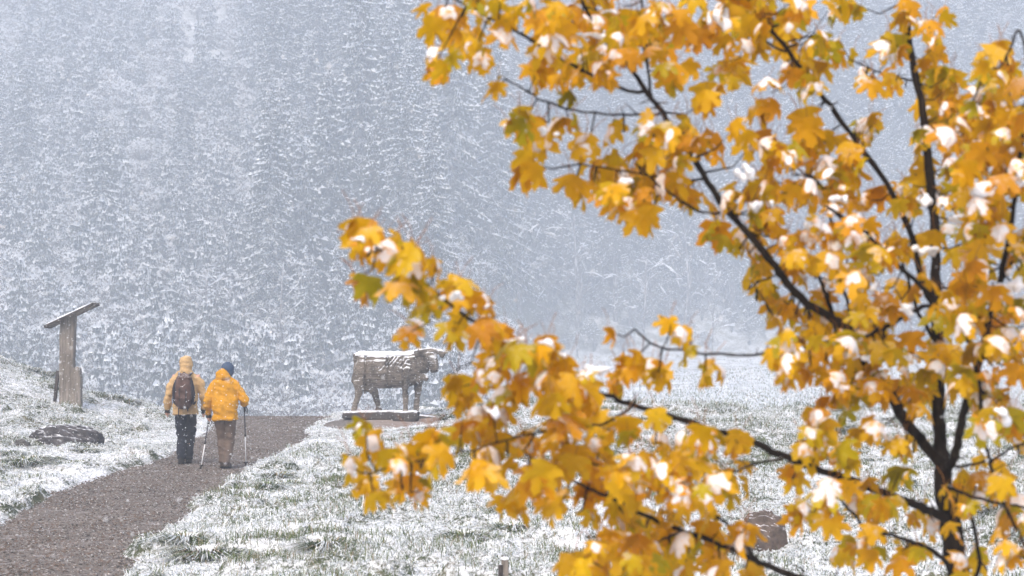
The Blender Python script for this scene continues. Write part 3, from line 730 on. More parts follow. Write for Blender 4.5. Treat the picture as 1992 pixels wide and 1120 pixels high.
# ------------------------------------------------------------------ the carved cow on its plinth
def cow():
    Y = 51.0; k = Y / FPX; X0 = (760 - CX) * k; zt = CZ + (HY - 798) * k
    t = empty("cow_statue", (X0, Y, gh(X0, Y, False))); tag(t, 'life-size carved wooden cow with snow on its back on a low dark timber plinth', 'statue')
    zo = zt - t.location.z
    L = lambda x, y, yy=0.0: Vector(((x - 760) * k, yy, zo + (798 - y) * k))
    b = MB()
    # trunk: deep boxy barrel
    b.tube([L(690.5, 716), L(697, 718), L(715, 719), L(745, 721), L(770, 720), L(792, 719), L(812, 716), L(819, 714)],
           [(.20, .30), (.27, .355), (.30, .375), (.33, .375), (.33, .375), (.29, .37), (.21, .30), (.12, .2)], 24, sq=2.25, up=(0, 0, 1))
    b.tube([L(700, 687, 0), L(745, 688), L(790, 686), L(812, 684)], [(.10, .04), (.06, .04), (.06, .04), (.08, .06)], 10, up=(0, 0, 1))  # spine
    b.tube([L(692, 688), L(691, 740)], [(.05, .04), (.04, .03)], 8)  # tail block
    # neck, bent towards the viewer
    b.tube([L(800, 712, 0), L(818, 704, -.10), L(832, 702, -.28)], [(.26, .34), (.21, .28), (.15, .19)], 16, up=(0, 0, 1))
    b.tube([L(806, 735, -.05), L(822, 730, -.2), L(833, 738, -.28)], [(.07, .13), (.06, .11), (.045, .05)], 10, up=(0, 0, 1))   # dewlap
    # head: forehead, muzzle
    b.tube([L(838, 690, -.30), L(841, 703, -.38), L(845, 716, -.46), L(847, 723, -.49)], [(.145, .13), (.13, .12), (.10, .095), (.085, .07)], 16, sq=2.6)
    b.tube([L(815, 684, -.30), L(838, 682, -.33), L(862, 684, -.36), L(865, 690, -.36)], [(.05, .05), (.085, .075), (.055, .05), (.05, .05)], 10, up=(0, 0, 1))  # poll with ears
    b.ball(L(814, 687, -.30), (.09, .05, .085)); b.ball(L(861, 688, -.36), (.075, .05, .095)); b.tube([L(817, 682, -.3), L(815, 675.5, -.3)], [.04, .015], 8)
    # legs
    for (pts, rr) in (([L(699, 740, -.15), L(700, 757, -.16), L(697, 772, -.16), L(692, 786, -.16), L(690, 796, -.16), L(690, 799.5, -.16)], [(.13, .145), (.092, .105), (.066, .072), (.053, .057), (.058, .06), (.07, .07)]),
                      ([L(722, 745, .16), L(727, 758, .17), L(730, 772, .17), L(734, 786, .17), L(736, 796, .17), L(736, 799.5, .17)], [(.13, .145), (.092, .105), (.066, .072), (.053, .057), (.058, .06), (.07, .07)]),
                      ([L(787, 715, -.24), L(788, 745, -.23), L(789, 760, -.20), L(790, 775, -.19), L(789.5, 796, -.19), L(789.5, 799.5, -.19)], [(.13, .145), (.092, .105), (.066, .072), (.053, .057), (.058, .06), (.07, .07)]),
                      ([L(812, 735, .12), L(813, 752, .14), L(812, 768, .14), L(810, 784, .14), L(809, 796, .14), L(809, 799.5, .14)], [(.13, .145), (.092, .105), (.066, .072), (.053, .057), (.058, .06), (.07, .07)])):
        b.tube(pts, rr, 12)
    # haunch and shoulder volumes
    b.ball(L(703, 725, -.17), (.14, .12, .30)); b.ball(L(703, 725, .17), (.14, .12, .30)); b.ball(L(788, 725, -.2), (.11, .10, .28))
    # udder
    b.ball(L(718, 752, 0), (.17, .15, .11))
    for dx, dy in ((-.07, -.07), (.05, -.07), (-.07, .07), (.05, .07)): p = L(716, 758, dy) + Vector((dx, 0, 0)); b.tube([p, p - Vector((0, 0, .09))], [.022, .015], 6)
    def w(co):
        d = (fbm(co[:, 0] * 1.4, co[:, 2] * 14 + co[:, 1] * 6, 4, 81) - .5) * .045
        x = co[:, 0]; z = co[:, 2]
        for cx, wd in ((-.52, .018), (.27, .016), (-.05, .008)):   # checks in the timber
            d -= .06 * np.exp(-((x - cx - .05 * (fbm(z * 3, z * 0 + cx, 3, 9) - .5)) / wd) ** 2) * (z > zo + .5)
        for i, (gx, gw) in enumerate(((-.18, .012), (-.09, .02), (-.03, .010), (.07, .018), (.12, .009), (.21, .022), (.30, .012))):   # carved rib grooves
            d -= .026 * np.exp(-((x + (z - zo - .9) * -.75 - gx - .05 * (fbm(z * 5 + i, x * 3, 2, 5) - .5)) / gw) ** 2) * sstep(.76, .90, z - zo) * (x < .35)
        return d
    remesh(b, "body", M_COW, .016, t, 2, w)
    # eyes and nostrils
    e = MB()
    for x, y in ((832, 697), (850, 698)): e.ball(L(x, y, -.44), .022, nu=8, nv=6)
    for x, y in ((841, 720), (851, 720)): e.ball(L(x, y, -.55), .016, nu=8, nv=6)
    e.build("eye", plain("dark_hollow", (.01, .01, .01), .6), t, True)
    # snow lying on the back and the poll
    s = MB(); nx, ny = 70, 12; V = []; F = []
    for lay in (0, 1):
        for i in range(nx):
            for j in range(ny):
                u = i / (nx - 1); x = -.74 + u * 1.32; v = j / (ny - 1) * 2 - 1; sag = .05 * v * v
                edge = max(0, 1 - abs(v) ** (4 + 3 * vnoise(i * .4, 3.3, 9))) * max(0, 1 - (2 * u - 1) ** 10)
                z = zo + (798 - 684.5) * k - sag - .01 + (lay * (.018 + .03 * vnoise(i * .35, j * .5, 12)) * edge)
                V.append((x, v * (.17 + .04 * vnoise(i * .3, 2, 4)), z - .02 * (1 - lay)))
    for lay in (0, 1):
        for i in range(nx - 1):
            for j in range(ny - 1): q = lay * nx * ny + i * ny + j; F.append([q, q + ny, q + ny + 1, q + 1])
    s.add(V, F); s.build("snow_layer", M_SNOW, t, True)
    # plinth: two timbers, long one and a thick butt towards the viewer
    zb = -.10
    m2 = MB(); c0, c1 = L(668, 798), L(812, 798)
    m2.tube([((c0.x + .0), 0, zo - .095), (-.5, 0, zo - .10), (0, -.02, zo - .11), (c1.x, -.03, zo - .12)], [(.36, .075), (.44, .10), (.44, .11), (.44, .12)], 20, sq=5, up=(0, 0, 1))
    o = remesh(m2, "plinth", M_DARKW, .02, t, 1, lambda co: (fbm(co[:, 0] * 3, co[:, 1] * 8 + co[:, 2] * 12, 4, 91) - .5) * .04)
    m3 = MB(); m3.tube([(.10, -.50, zo - .14), (.60, -.56, zo - .16)], [(.16, .13), (.17, .15)], 16, sq=4, up=(0, 0, 1))
    m3.tube([(.5, -.1, zo - .17), (1.1, -.2, zo - .2)], [(.14, .10), (.10, .07)], 12, sq=3, up=(0, 0, 1))
    remesh(m3, "plinth_block", M_DARKW, .02, t, 1, lambda co: (fbm(co[:, 0] * 3, co[:, 1] * 8 + co[:, 2] * 12, 4, 93) - .5) * .05)
cow()
print("cow", time.time() - T0)

# ------------------------------------------------------------------ people
M_SKIN = plain("skin", (.55, .32, .24), .6, .08, 20)
def cloth(name, col, lo=.9, hi=1.5, var=.2):
    def cf(nt):
        n = noise(nt, 14, 5, .6); r = ramp(nt, [(.3, tuple(c * (1 - var) for c in col)), (.7, tuple(min(1, c * (1 + var)) for c in col))]); nt.links.new(n, r.inputs[0]); return r.outputs[0]
    m, nt, b = snowy(name, cf, lo=lo, hi=hi, nscale=45, amount=.5); bump(nt, b, noise(nt, 120, 2), .15, .003); return m
def folds(seed, amp, sx=7, sz=11):
    return lambda co: (fbm(co[:, 0] * sx + co[:, 1] * 5 + seed, co[:, 2] * sz + co[:, 0] * 4, 3, seed) - .5) * amp
def hand(mb, wrist, down, side, fwd, curl=1.0, sc=1.0):
    """palm with four unequal curled fingers and a thumb"""
    d, s, f = Vector(down).normalized(), Vector(side).normalized(), Vector(fwd).normalized(); w = Vector(wrist)
    mb.tube([w, w + d * .03 * sc, w + d * .085 * sc], [(.020 * sc, .028 * sc), (.018 * sc, .036 * sc), (.015 * sc, .038 * sc)], 10, up=s)
    for i, (off, ln) in enumerate(((.030, .066), (.010, .074), (-.010, .070), (-.029, .055))):
        p = w + d * .078 * sc + f * off * sc; a = p + d * ln * .45 * sc; b = a + (d * (.55 - .35 * curl) + s * .55 * curl) * ln * .45 * sc; c = b + (s * .5 * curl - d * .45 * curl + d * .3 * (1 - curl)) * ln * .4 * sc
        mb.tube([p - d * .02 * sc, p, a, b, c], [.009 * sc, .0095 * sc, .009 * sc, .008 * sc, .0065 * sc], 7)
    p = w + d * .025 * sc + f * .028 * sc; mb.tube([p, p + (f * .028 + d * .018 + s * .01) * sc, p + (f * .03 + d * .05 + s * .028) * sc, p + (f * .02 + d * .07 + s * .04) * sc], [.013 * sc, .012 * sc, .010 * sc, .008 * sc], 8)
def person(px, Y, H, pose, label, mats):
    X = (px - CX) / FPX * Y; z = gh(X, Y, False) - .008
    t = empty("person", (X, Y, z)); tag(t, label, 'person', 'two hikers walking away along the path'); J = pose; V = Vector
    b = MB()   # body, one continuous surface
    hd = J['head']; b.ball(hd, (.078, .098, .118), nu=16, nv=12); b.ball(hd + V((0, .04, -.055)), (.055, .06, .06))
    b.tube([hd + V((0, .09, .012)), hd + V((0, .112, -.02)), hd + V((0, .10, -.03))], [.010, .016, .012], 8)
    for s in (-1, 1): b.ball(hd + V((s * .08, .0, -.01)), (.012, .02, .032), nu=8, nv=6)
    b.tube([hd + V((-.022, .092, -.062)), hd + V((.022, .092, -.062))], [.009, .009], 6)
    for s in (-1, 1): b.ball(hd + V((s * .032, .088, .012)), (.014, .010, .010), nu=8, nv=6)
    b.tube([hd + V((0, -.01, -.06)), J['neck'] + V((0, 0, .01)), J['chest']], [.058, .062, .10], 12)
    b.tube([J['neck'] + V((0, 0, -.03)), J['chest'], J['waist'], J['pelvis'], J['pelvis'] + V((0, 0, -.08))], [(.10, .08), (.17, .11), (.14, .10), (.165, .115), (.13, .10)], 16)
    for s, S in (('l', -1), ('r', 1)):
        sh, el, wr = J['sh' + s], J['el' + s], J['wr' + s]
        b.tube([J['chest'] + V((S * .05, 0, .05)), sh, (sh + el) / 2, el, (el + wr) / 2, wr], [.07, .058, .05, .042, .038, .027], 10)
        d = J['hd' + s]; hand(b, wr, d, V((-S, 0, 0)) if J.get('grip' + s) is None else V(J['grip' + s]), V((0, 1, 0)), J['curl' + s])
        hp, kn, an = J['hp' + s], J['kn' + s], J['an' + s]
        b.tube([J['pelvis'], hp, (hp + kn) / 2, kn, kn * .6 + an * .4 + V((0, -.015, 0)), an], [.10, .09, .078, .056, .056, .038], 12)
        to = J['to' + s]; b.tube([an + V((0, -.03, -.03)), an + V((0, .02, -.05)), to], [(.035, .035), (.042, .035), (.035, .018)], 8)
    remesh(b, "body", M_SKIN, .0065, t, 2)
    j = MB()   # jacket
    nk = J['neck']
    j.tube([nk + V((0, -.005, .035)), nk + V((0, 0, -.02)), (nk + J['chest']) / 2 + V((0, 0, .02)), J['chest'], J['waist'], J['pelvis'] + V((0, 0, .03)), J['hem']],
           [(.075, .08), (.105, .10), (.175, .13), (.205, .155), J['wr_w'], J['wr_p'], J['wr_h']], 22, sq=2.3)
    for s, S in (('l', -1), ('r', 1)):
        sh, el, wr = J['sh' + s], J['el' + s], J['wr' + s]
        s2 = sh + V((-S * .03, 0, -.035)); j.ball(s2, (.088, .088, .082), nu=14, nv=10); j.tube([s2, s2 * .8 + el * .2 + V((S * .012, 0, 0)), (sh + el) / 2, el, (el + wr) / 2, wr + (el - wr) * .05], [.078, .084, .076, .068, .062, .046], 14); j.tube([nk + V((0, 0, -.005)), s2 + V((0, 0, .02))], [.075, .07], 12)
    jk = remesh(j, "jacket", mats['jacket'], .011, t, 3, folds(J['seed'], .065))
    tr = MB()
    tr.tube([J['pelvis'] + V((0, 0, .05)), J['pelvis'], J['pelvis'] + V((0, 0, -.09))], [(.16, .12), (.18, .14), (.17, .125)], 18)
    for s, S in (('l', -1), ('r', 1)):
        hp, kn, an = J['hp' + s], J['kn' + s], J['an' + s]
        tr.tube([hp + V((0, 0, .06)), hp + V((0, 0, -.06)), (hp + kn) / 2, kn, (kn + an) / 2, an + V((0, -.005, .02)), an + V((0, -.01, -.03))], [(.085, .11), (.10, .115), (.092, .10), (.076, .085), (.075, .082), (.070, .08), (.072, .082)], 14)
    remesh(tr, "trousers", mats['trousers'], .011, t, 2, folds(J['seed'] + 5, .045, 9, 16))
    for s in 'lr':
        an, to = J['an' + s], J['to' + s]; bo = MB(); heel = an + V((0, -.055, -.075))
        bo.tube([an + V((0, 0, .07)), an + V((0, -.01, .0)), an + V((0, -.005, -.055))], [(.052, .058), (.052, .06), (.05, .065)], 12)
        dz = V((0, 0, .012)); bo.tube([heel + dz, an + V((0, .02, -.06)) + dz * .3, to * .6 + an * .4 + V((0, .01, -.022)), to + V((0, .01, .005)), to + V((0, .035, -.002))], [(.045, .035), (.05, .045), (.05, .036), (.047, .026), (.03, .015)], 12, up=(0, 0, 1), sq=2.6)
        remesh(bo, "boot", mats['boot'], .008, t, 2)
        so = MB(); so.tube([heel + V((0, -.01, -.018)), an + V((0, .02, -.1)), to + V((0, .03, -.028))], [(.046, .012), (.05, .012), (.044, .012)], 12, up=(0, 0, 1), sq=4); so.build("boot_sole", mats['sole'], t, True)
    for s in 'lr':   # fingerless cuff of the glove
        wr, d = J['wr' + s], V(J['hd' + s]).normalized(); gb = MB(); gb.tube([wr - d * .035, wr + d * .01, wr + d * .05], [.046, .040, .044], 12); gb.build("glove_cuff", mats['glove'], t, True)
    return t
V3 = Vector
def hiker_tan():
    J = dict(seed=3, head=V3((0, .02, 1.635)), neck=V3((0, 0, 1.50)), chest=V3((0, 0, 1.33)), waist=V3((-.01, 0, 1.10)), pelvis=V3((-.01, 0, .93)), hem=V3((-.005, -.01, .815)),
             wr_w=(.195, .15), wr_p=(.20, .155), wr_h=(.205, .16),
             shl=V3((-.195, 0, 1.42)), ell=V3((-.285, -.03, 1.14)), wrl=V3((-.315, .06, .89)), hdl=(-.05, .1, -1), curll=.75,
             shr=V3((.20, 0, 1.42)), elr=V3((.285, .0, 1.14)), wrr=V3((.275, .10, .88)), hdr=(.05, .2, -1), curlr=.9,
             hpl=V3((-.095, 0, .90)), knl=V3((-.085, .03, .48)), anl=V3((-.075, -.04, .115)), tol=V3((-.08, .10, .055)),
             hpr=V3((.085, 0, .90)), knr=V3((.07, .10, .49)), anr=V3((.02, .14, .115)), tor=V3((.02, .28, .05)))
    m = dict(jacket=cloth("tan_jacket_cloth", (.50, .335, .165)), trousers=cloth("navy_trouser_cloth", (.018, .021, .032), .55, 1.3), boot=plain("black_boot", (.018, .017, .017), .6), sole=plain("rubber_sole", (.012, .012, .012), .7), glove=plain("dark_glove", (.03, .025, .025), .8))
    t = person(362, 39.6, 1.77, J, 'hiker in a hooded tan jacket and dark trousers wearing a brown backpack', m)
    h = MB(); h.ball((0, .012, 1.65), (.113, .125, .132), nu=20, nv=14); h.tube([(0, -.005, 1.62), (0, -.012, 1.54), (0, 0, 1.47)], [(.104, .115), (.10, .10), (.14, .11)], 16)
    remesh(h, "hood", m['jacket'], .009, t, 2, lambda co: (fbm(co[:, 0] * 8, co[:, 2] * 26, 3, 7) - .5) * .03)
    hm = MB(); 
    for z in (.82,): hm.tube([(-.005, -.01, z), (-.005, -.01, z + .025)], [(.213, .168), (.21, .165)], 24, cap=False, sq=2.3)
    hm.build("jacket_hem", m['jacket'], t, True)
    # backpack, a thing of its own
    mp = cloth("brown_pack_cloth", (.085, .05, .042), .7, 1.3, .35); md = cloth("dark_pack_trim", (.022, .020, .028), .75, 1.4)
    o = t.location; bp = empty("backpack", (o.x, o.y - .24, o.z + 1.20)); tag(bp, 'snow-speckled brown hiking backpack with dark sides on the tan-jacketed hiker', 'backpack')
    b = MB(); b.tube([(0, -.005, -.27), (0, -.03, -.22), (0, -.06, -.10), (0, -.06, .06), (0, -.04, .19), (0, -.01, .27)], [(.09, .06), (.135, .09), (.155, .125), (.145, .12), (.12, .095), (.085, .05)], 20, sq=2.8)
    remesh(b, "pack_body", mp, .009, bp, 3, folds(12, .035, 8, 9))
    l = MB(); l.tube([(0, -.02, .16), (0, -.045, .215), (0, -.02, .275)], [(.13, .11), (.125, .10), (.075, .05)], 18, sq=2.6); remesh(l, "pack_lid", mp, .009, bp, 2, folds(14, .02, 8, 9))
    for s in (-1, 1):
        sd = MB(); sd.tube([(s * .135, -.03, -.20), (s * .155, -.05, -.08), (s * .145, -.05, .06), (s * .12, -.03, .18)], [(.03, .08), (.035, .10), (.032, .095), (.02, .06)], 10); remesh(sd, "side_pocket", md, .009, bp, 2, folds(15, .02))
        st = MB(); st.tube([(s * .085, .04, .25), (s * .10, .15, .30), (s * .12, .32, .22), (s * .14, .38, .02), (s * .16, .28, -.14), (s * .15, .05, -.22)], [(.022, .006)] * 6, 6); st.build("shoulder_strap", md, bp, True)
        st = MB(); st.tube([(s * .05, -.172 + .02, .10), (s * .055, -.19, -.02), (s * .05, -.17, -.16)], [(.008, .004)] * 3, 6); st.build("compression_strap", md, bp, True)
    st = MB(); st.tube([(-.08, -.06, -.25), (-.085, -.035, -.36), (-.08, -.02, -.42)], [(.008, .004)] * 3, 6); st.tube([(.07, -.08, -.26), (.072, -.09, -.33)], [.008, .01], 6); st.build("hanging_strap", md, bp, True)
    st = MB(); st.tube([(-.045, .0, .27), (0, -.01, .305), (.045, .0, .27)], [.009] * 3, 6); st.build("carry_handle", md, bp, True)
    lg = MB()
    for i in range(9):
        u = i / 8 * 2 - 1; lg.tube([(u * .035, -.178 - .004, .075 - .012 * (1 - u * u) + .004 * i), ((u + .25) * .035, -.178 - .004, .075 - .012 * (1 - (u + .25) ** 2) + .004 * i)], [.004, .004], 5)
    lg.build("emblem", plain("pale_print", (.6, .55, .52), .6), bp)
def hiker_orange():
    J = dict(seed=23, head=V3((.02, .13, 1.545)), neck=V3((-.02, .04, 1.43)), chest=V3((-.01, .02, 1.27)), waist=V3((0, 0, 1.06)), pelvis=V3((.0, -.01, .90)), hem=V3((.005, -.01, .775)),
             wr_w=(.205, .155), wr_p=(.205, .165), wr_h=(.20, .165),
             shl=V3((-.195, .02, 1.345)), ell=V3((-.275, -.03, 1.08)), wrl=V3((-.275, .10, .86)), hdl=(.0, .2, -1), curll=1.0,
             shr=V3((.185, .02, 1.355)), elr=V3((.315, .0, 1.08)), wrr=V3((.275, .22, 1.02)), hdr=(.05, .6, -.2), curlr=1.0,
             hpl=V3((-.085, 0, .86)), knl=V3((-.06, .06, .46)), anl=V3((-.035, .02, .115)), tol=V3((-.03, .16, .055)),
             hpr=V3((.09, 0, .86)), knr=V3((.075, .02, .46)), anr=V3((.035, -.10, .12)), tor=V3((.06, .03, .05)))
    m = dict(jacket=cloth("orange_jacket_cloth", (.52, .245, .004), 1.0, 1.7), trousers=cloth("brown_trouser_cloth", (.115, .085, .068), .8, 1.5), boot=plain("brown_boot", (.055, .04, .036), .6), sole=plain("boot_rubber", (.012, .012, .012), .7), glove=plain("grey_glove", (.05, .045, .045), .8))
    t = person(438, 38.6, 1.69, J, 'hiker in a bright orange jacket, brown trousers and dark blue beanie with two poles', m)
    hb = MB(); hb.tube([(-.03, .04, 1.40), (-.035, .03, 1.45), (-.03, .035, 1.50), (-.01, .07, 1.54)], [(.15, .12), (.135, .125), (.115, .115), (.09, .08)], 18)
    hb.tube([(-.10, .0, 1.44), (-.03, -.10, 1.45), (.07, -.03, 1.45)], [.04, .045, .04], 10)
    remesh(hb, "hood", m['jacket'], .009, t, 3, lambda co: (fbm(co[:, 0] * 9, co[:, 2] * 20, 3, 8) - .5) * .035)
    hat = MB(); hat.ball((.025, .12, 1.575), (.108, .122, .128), nu=20, nv=14); hat.tube([(.02, .12, 1.50), (.022, .12, 1.55)], [(.102, .118), (.11, .125)], 18)
    mh = cloth("blue_knit", (.055, .085, .145), 1.0, 1.7); remesh(hat, "beanie", mh, .008, t, 2, lambda co: .003 * np.sin(co[:, 2] * 260))
    hm = MB(); hm.tube([(.005, -.01, .782), (.005, -.01, .80)], [(.206, .172), (.209, .175)], 24, cap=False, sq=2.3); hm.build("jacket_hem", m['jacket'], t, True)
    # trekking poles
    mdk = plain("black_pole_section", (.035, .035, .045), .4); mlt = plain("white_pole_section", (.78, .78, .80), .35, .06); mg = plain("foam_grip", (.025, .022, .022), .9)
    o = t.location
    def pole(hx, hy, hz, tx, ty, lab):
        a = V3((o.x + hx, o.y + hy, o.z + hz)); X, Y = o.x + tx, o.y + ty; b = V3((X, Y, gh(X, Y, False) - .012)); d = b - a
        at = lambda u: a + d * u - a; r = empty("trekking_pole", a); tag(r, lab, 'trekking pole', 'trekking poles of the orange-jacketed hiker')
        g_ = MB(); g_.tube([-d * .06, d * .0, d * .07, d * .10], [.017, .019, .016, .014], 10); g_.build("grip", mg, r, True)
        s = MB(); s.tube([d * .09, d * .48], [.0095, .0095], 8); s.build("upper_shaft", mdk, r, True)
        s = MB(); s.tube([d * .465, d * .50], [.014, .014], 8); s.build("clamp", mg, r, True)
        s = MB(); s.tube([d * .49, d * .93], [.0085, .0075], 8); s.build("lower_shaft", mlt, r, True)
        s = MB(); s.tube([d * .92, d * .935], [.034, .034], 12); s.build("basket", mg, r, True)
        s = MB(); s.tube([d * .92, d * .965, d * 1.0], [.013, .013, .010], 8); s.build("tip", mg, r, True)
        s = MB(); s.tube([-d * .03, -d * .02 + V3((.05, -.03, -.06)), d * .1 + V3((.04, 0, -.02)), d * .02], [(.008, .003)] * 4, 6); s.build("wrist_strap", mg, r, True)
    pole(.275, .31, .985, .285, .42, 'pole gripped in the right hand, standing upright on the gravel')
    pole(-.275, .13, .775, -.375, -.12, 'slanting pole hanging from the left hand between the two hikers')
hiker_tan(); hiker_orange()
print("people", time.time() - T0)

# ------------------------------------------------------------------ small marker post at the lower edge
def marker():
    Y = 19.5; p = P(982, 1120, Y); z = gh(p.x, Y); t = empty("marker_post", (p.x, Y, z)); top = CZ + (HY - 1088) * Y / FPX - z
    tag(t, 'short weathered marker post with a snow cap at the bottom edge of the photo', 'post')
    mb = MB(); mb.box((0, 0, top / 2 - .1), (.055, .05, top + .2), jit=.004); mb.build("stake", M_WOODG, t)
    mb = MB(); mb.tube([(-.035, -.03, -.1), (-.035, -.03, top * .85)], [.022, .018], 8); mb.build("wooden_peg", M_DARKW, t)
    mb = MB(); mb.ball((0, 0, top + .005), (.036, .03, .018)); mb.build("snow_cap", M_SNOW, t, True)
marker()

# ------------------------------------------------------------------ the maple
def m_mbark():
    def cf(nt):
        n = noise(nt, 22, 5, .7, stretch=(2, 2, .7)); r = ramp(nt, [(.3, (.007, .005, .004)), (.55, (.022, .016, .012)), (.75, (.06, .045, .036))]); nt.links.new(n, r.inputs[0]); return r.outputs[0]
    m, nt, b = snowy("dark_maple_bark", cf, rough=.85, lo=.98, hi=1.18, nscale=14, amount=.55, spec=.12); bump(nt, b, noise(nt, 40, 5, .7), .6, .006); return m
M_MBARK = m_mbark()
def m_leaf():
    m, nt, b = newmat("autumn_maple_leaf")
    gi = nt.nodes.new("ShaderNodeNewGeometry"); oi = nt.nodes.new("ShaderNodeObjectInfo")
    f = mth(nt, 'FRACT', mth(nt, 'ADD', gi.outputs['Random Per Island'], oi.outputs['Random']))
    r = ramp(nt, [(0, (.24, .29, .006)), (.08, (.46, .40, .004)), (.22, (.74, .46, .002)), (.72, (.78, .40, .002)), (.92, (.72, .27, .003)), (1, (.42, .14, .01))]); nt.links.new(f, r.inputs[0])
    n = noise(nt, 16, 4, .6); r2 = ramp(nt, [(.30, (.80, .41, .002)), (.70, (.66, .44, .003))]); nt.links.new(n, r2.inputs[0])
    c = mix(nt, .35, r.outputs[0], r2.outputs[0])
    sp = noise(nt, 55, 2, .5); mr = nt.nodes.new("ShaderNodeMapRange"); mr.inputs[1].default_value = .70; mr.inputs[2].default_value = .74; nt.links.new(sp, mr.inputs[0])
    c = mix(nt, mr.outputs[0], c, (.06, .035, .015))
    # melting snow lying thinly on the upper side
    sn = noise(nt, 26, 5, .7); v = mth(nt, 'ADD', mth(nt, 'MULTIPLY', up(nt), .55), mth(nt, 'MULTIPLY', mth(nt, 'SUBTRACT', sn, .5), 2.2))
    ms = nt.nodes.new("ShaderNodeMapRange"); ms.inputs[1].default_value = .42; ms.inputs[2].default_value = .80; ms.inputs[4].default_value = .75; nt.links.new(v, ms.inputs[0])
    c = mix(nt, ms.outputs[0], c, (.82, .76, .76))
    nt.links.new(c, b.inputs['Base Color']); b.inputs['Roughness'].default_value = .55; b.inputs['Specular IOR Level'].default_value = .3
    tr = nt.nodes.new("ShaderNodeBsdfTranslucent"); nt.links.new(c, tr.inputs[0]); mx = nt.nodes.new("ShaderNodeMixShader"); mx.inputs[0].default_value = .50
    out = nt.nodes["Material Output"]; nt.links.new(b.outputs[0], mx.inputs[1]); nt.links.new(tr.outputs[0], mx.inputs[2]); nt.links.new(mx.outputs[0], out.inputs[0])
    return m
M_LEAF = m_leaf(); M_PET = plain("petiole", (.30, .12, .02), .6)
HALF = [(0, 1.0), (.06, .88), (.18, .85), (.15, .74), (.17, .64), (.19, .56), (.31, .64), (.40, .74), (.58, .70), (.53, .59), (.55, .47), (.43, .40), (.34, .33), (.42, .25), (.53, .16), (.43, .07), (.27, .02), (.11, .01)]
def leaf_geo(rs, snow=0.0):
    """returns V (n,3), F tris, midx for a unit leaf: base at origin, tip along +Y, upper side +Z"""
    j = lambda a: a + rs.gauss(0, .018); R_ = [(j(x), j(y)) for x, y in HALF]; L_ = [(-j(x), j(y)) for x, y in HALF[1:]][::-1]
    out = R_ + [(0, .02)] + L_; curl = rs.uniform(.2, 1.0); fold = rs.uniform(-.45, .45); tw = rs.gauss(0, .35); wv = rs.uniform(0, 6.28)
    def z(x, y):
        r2 = x * x + (y - .35) ** 2
        return -curl * r2 + fold * abs(x) * .6 + tw * x * (y - .3) * .8 + .045 * math.sin(9 * x + 7 * y + wv)
    V = [(0, .34, z(0, .34))]; inner = []
    for (x, y) in out: V.append((x * .5, .34 + (y - .34) * .5, z(x * .5, .34 + (y - .34) * .5)))
    for (x, y) in out: V.append((x, y, z(x, y)))
    n = len(out); F = []; M = []
    for i in range(n):
        k = (i + 1) % n; F.append((0, 1 + k, 1 + i)); F.append((1 + i, 1 + k, 1 + n + k)); F.append((1 + i, 1 + n + k, 1 + n + i))
    M = [0] * len(F)
    # petiole: a thin three-sided stalk, bowed upwards
    b = len(V); pl = rs.uniform(.5, .9); pts = [(0, .03, z(0, .03)), (0, -pl * .5, z(0, 0) + .10), (rs.gauss(0, .1), -pl, z(0, 0) + .04)]
    for p in pts:
        for a in (0, 2.1, 4.2): V.append((p[0] + .012 * math.cos(a), p[1], p[2] + .012 * math.sin(a)))
    for s in (0, 1):
        for q in range(3):
            a0 = b + s * 3 + q; a1 = b + s * 3 + (q + 1) % 3; F.append((a0, a1, a1 + 3)); F.append((a0, a1 + 3, a0 + 3)); M += [1, 1]
    if snow > 0:   # wet snow lying on the blade, following its lobes
        b = len(V); cy = .34; V.append((0, cy, z(0, cy) + .05 + .06 * snow)); rk = [rs.uniform(.2, 1.3) for _ in out]; rk = [(rk[i] + rk[i - 1] + rk[(i + 1) % n]) / 3 for i in range(n)]
        ext = min(1.0, .62 + .3 * snow)
        for rf, hf in ((.3, .05), (.55, .045), (.78, .03), (.93, -.004)):
            for i, (x, y) in enumerate(out):
                rl = math.hypot(x, y - cy); q = min(rl * .94, (.24 + .20 * snow) * (.45 + .9 * rk[i])) * rf / rl; X_, Y_ = x * q, cy + (y - cy) * q; V.append((X_, Y_, z(X_, Y_) + hf * (.5 + snow) + .008 + (rs.uniform(-.012, .018) if hf > 0 else 0)))
        for i in range(n): F.append((b, b + 1 + (i + 1) % n, b + 1 + i)); M.append(2)
        for ring in range(3):
            for i in range(n):
                a0 = b + 1 + ring * n + i; a1 = b + 1 + ring * n + (i + 1) % n; F.append((a0, a1 + n, a0 + n)); F.append((a0, a1, a1 + n)); M += [2, 2]
    return np.array(V), np.array(F), np.array(M)

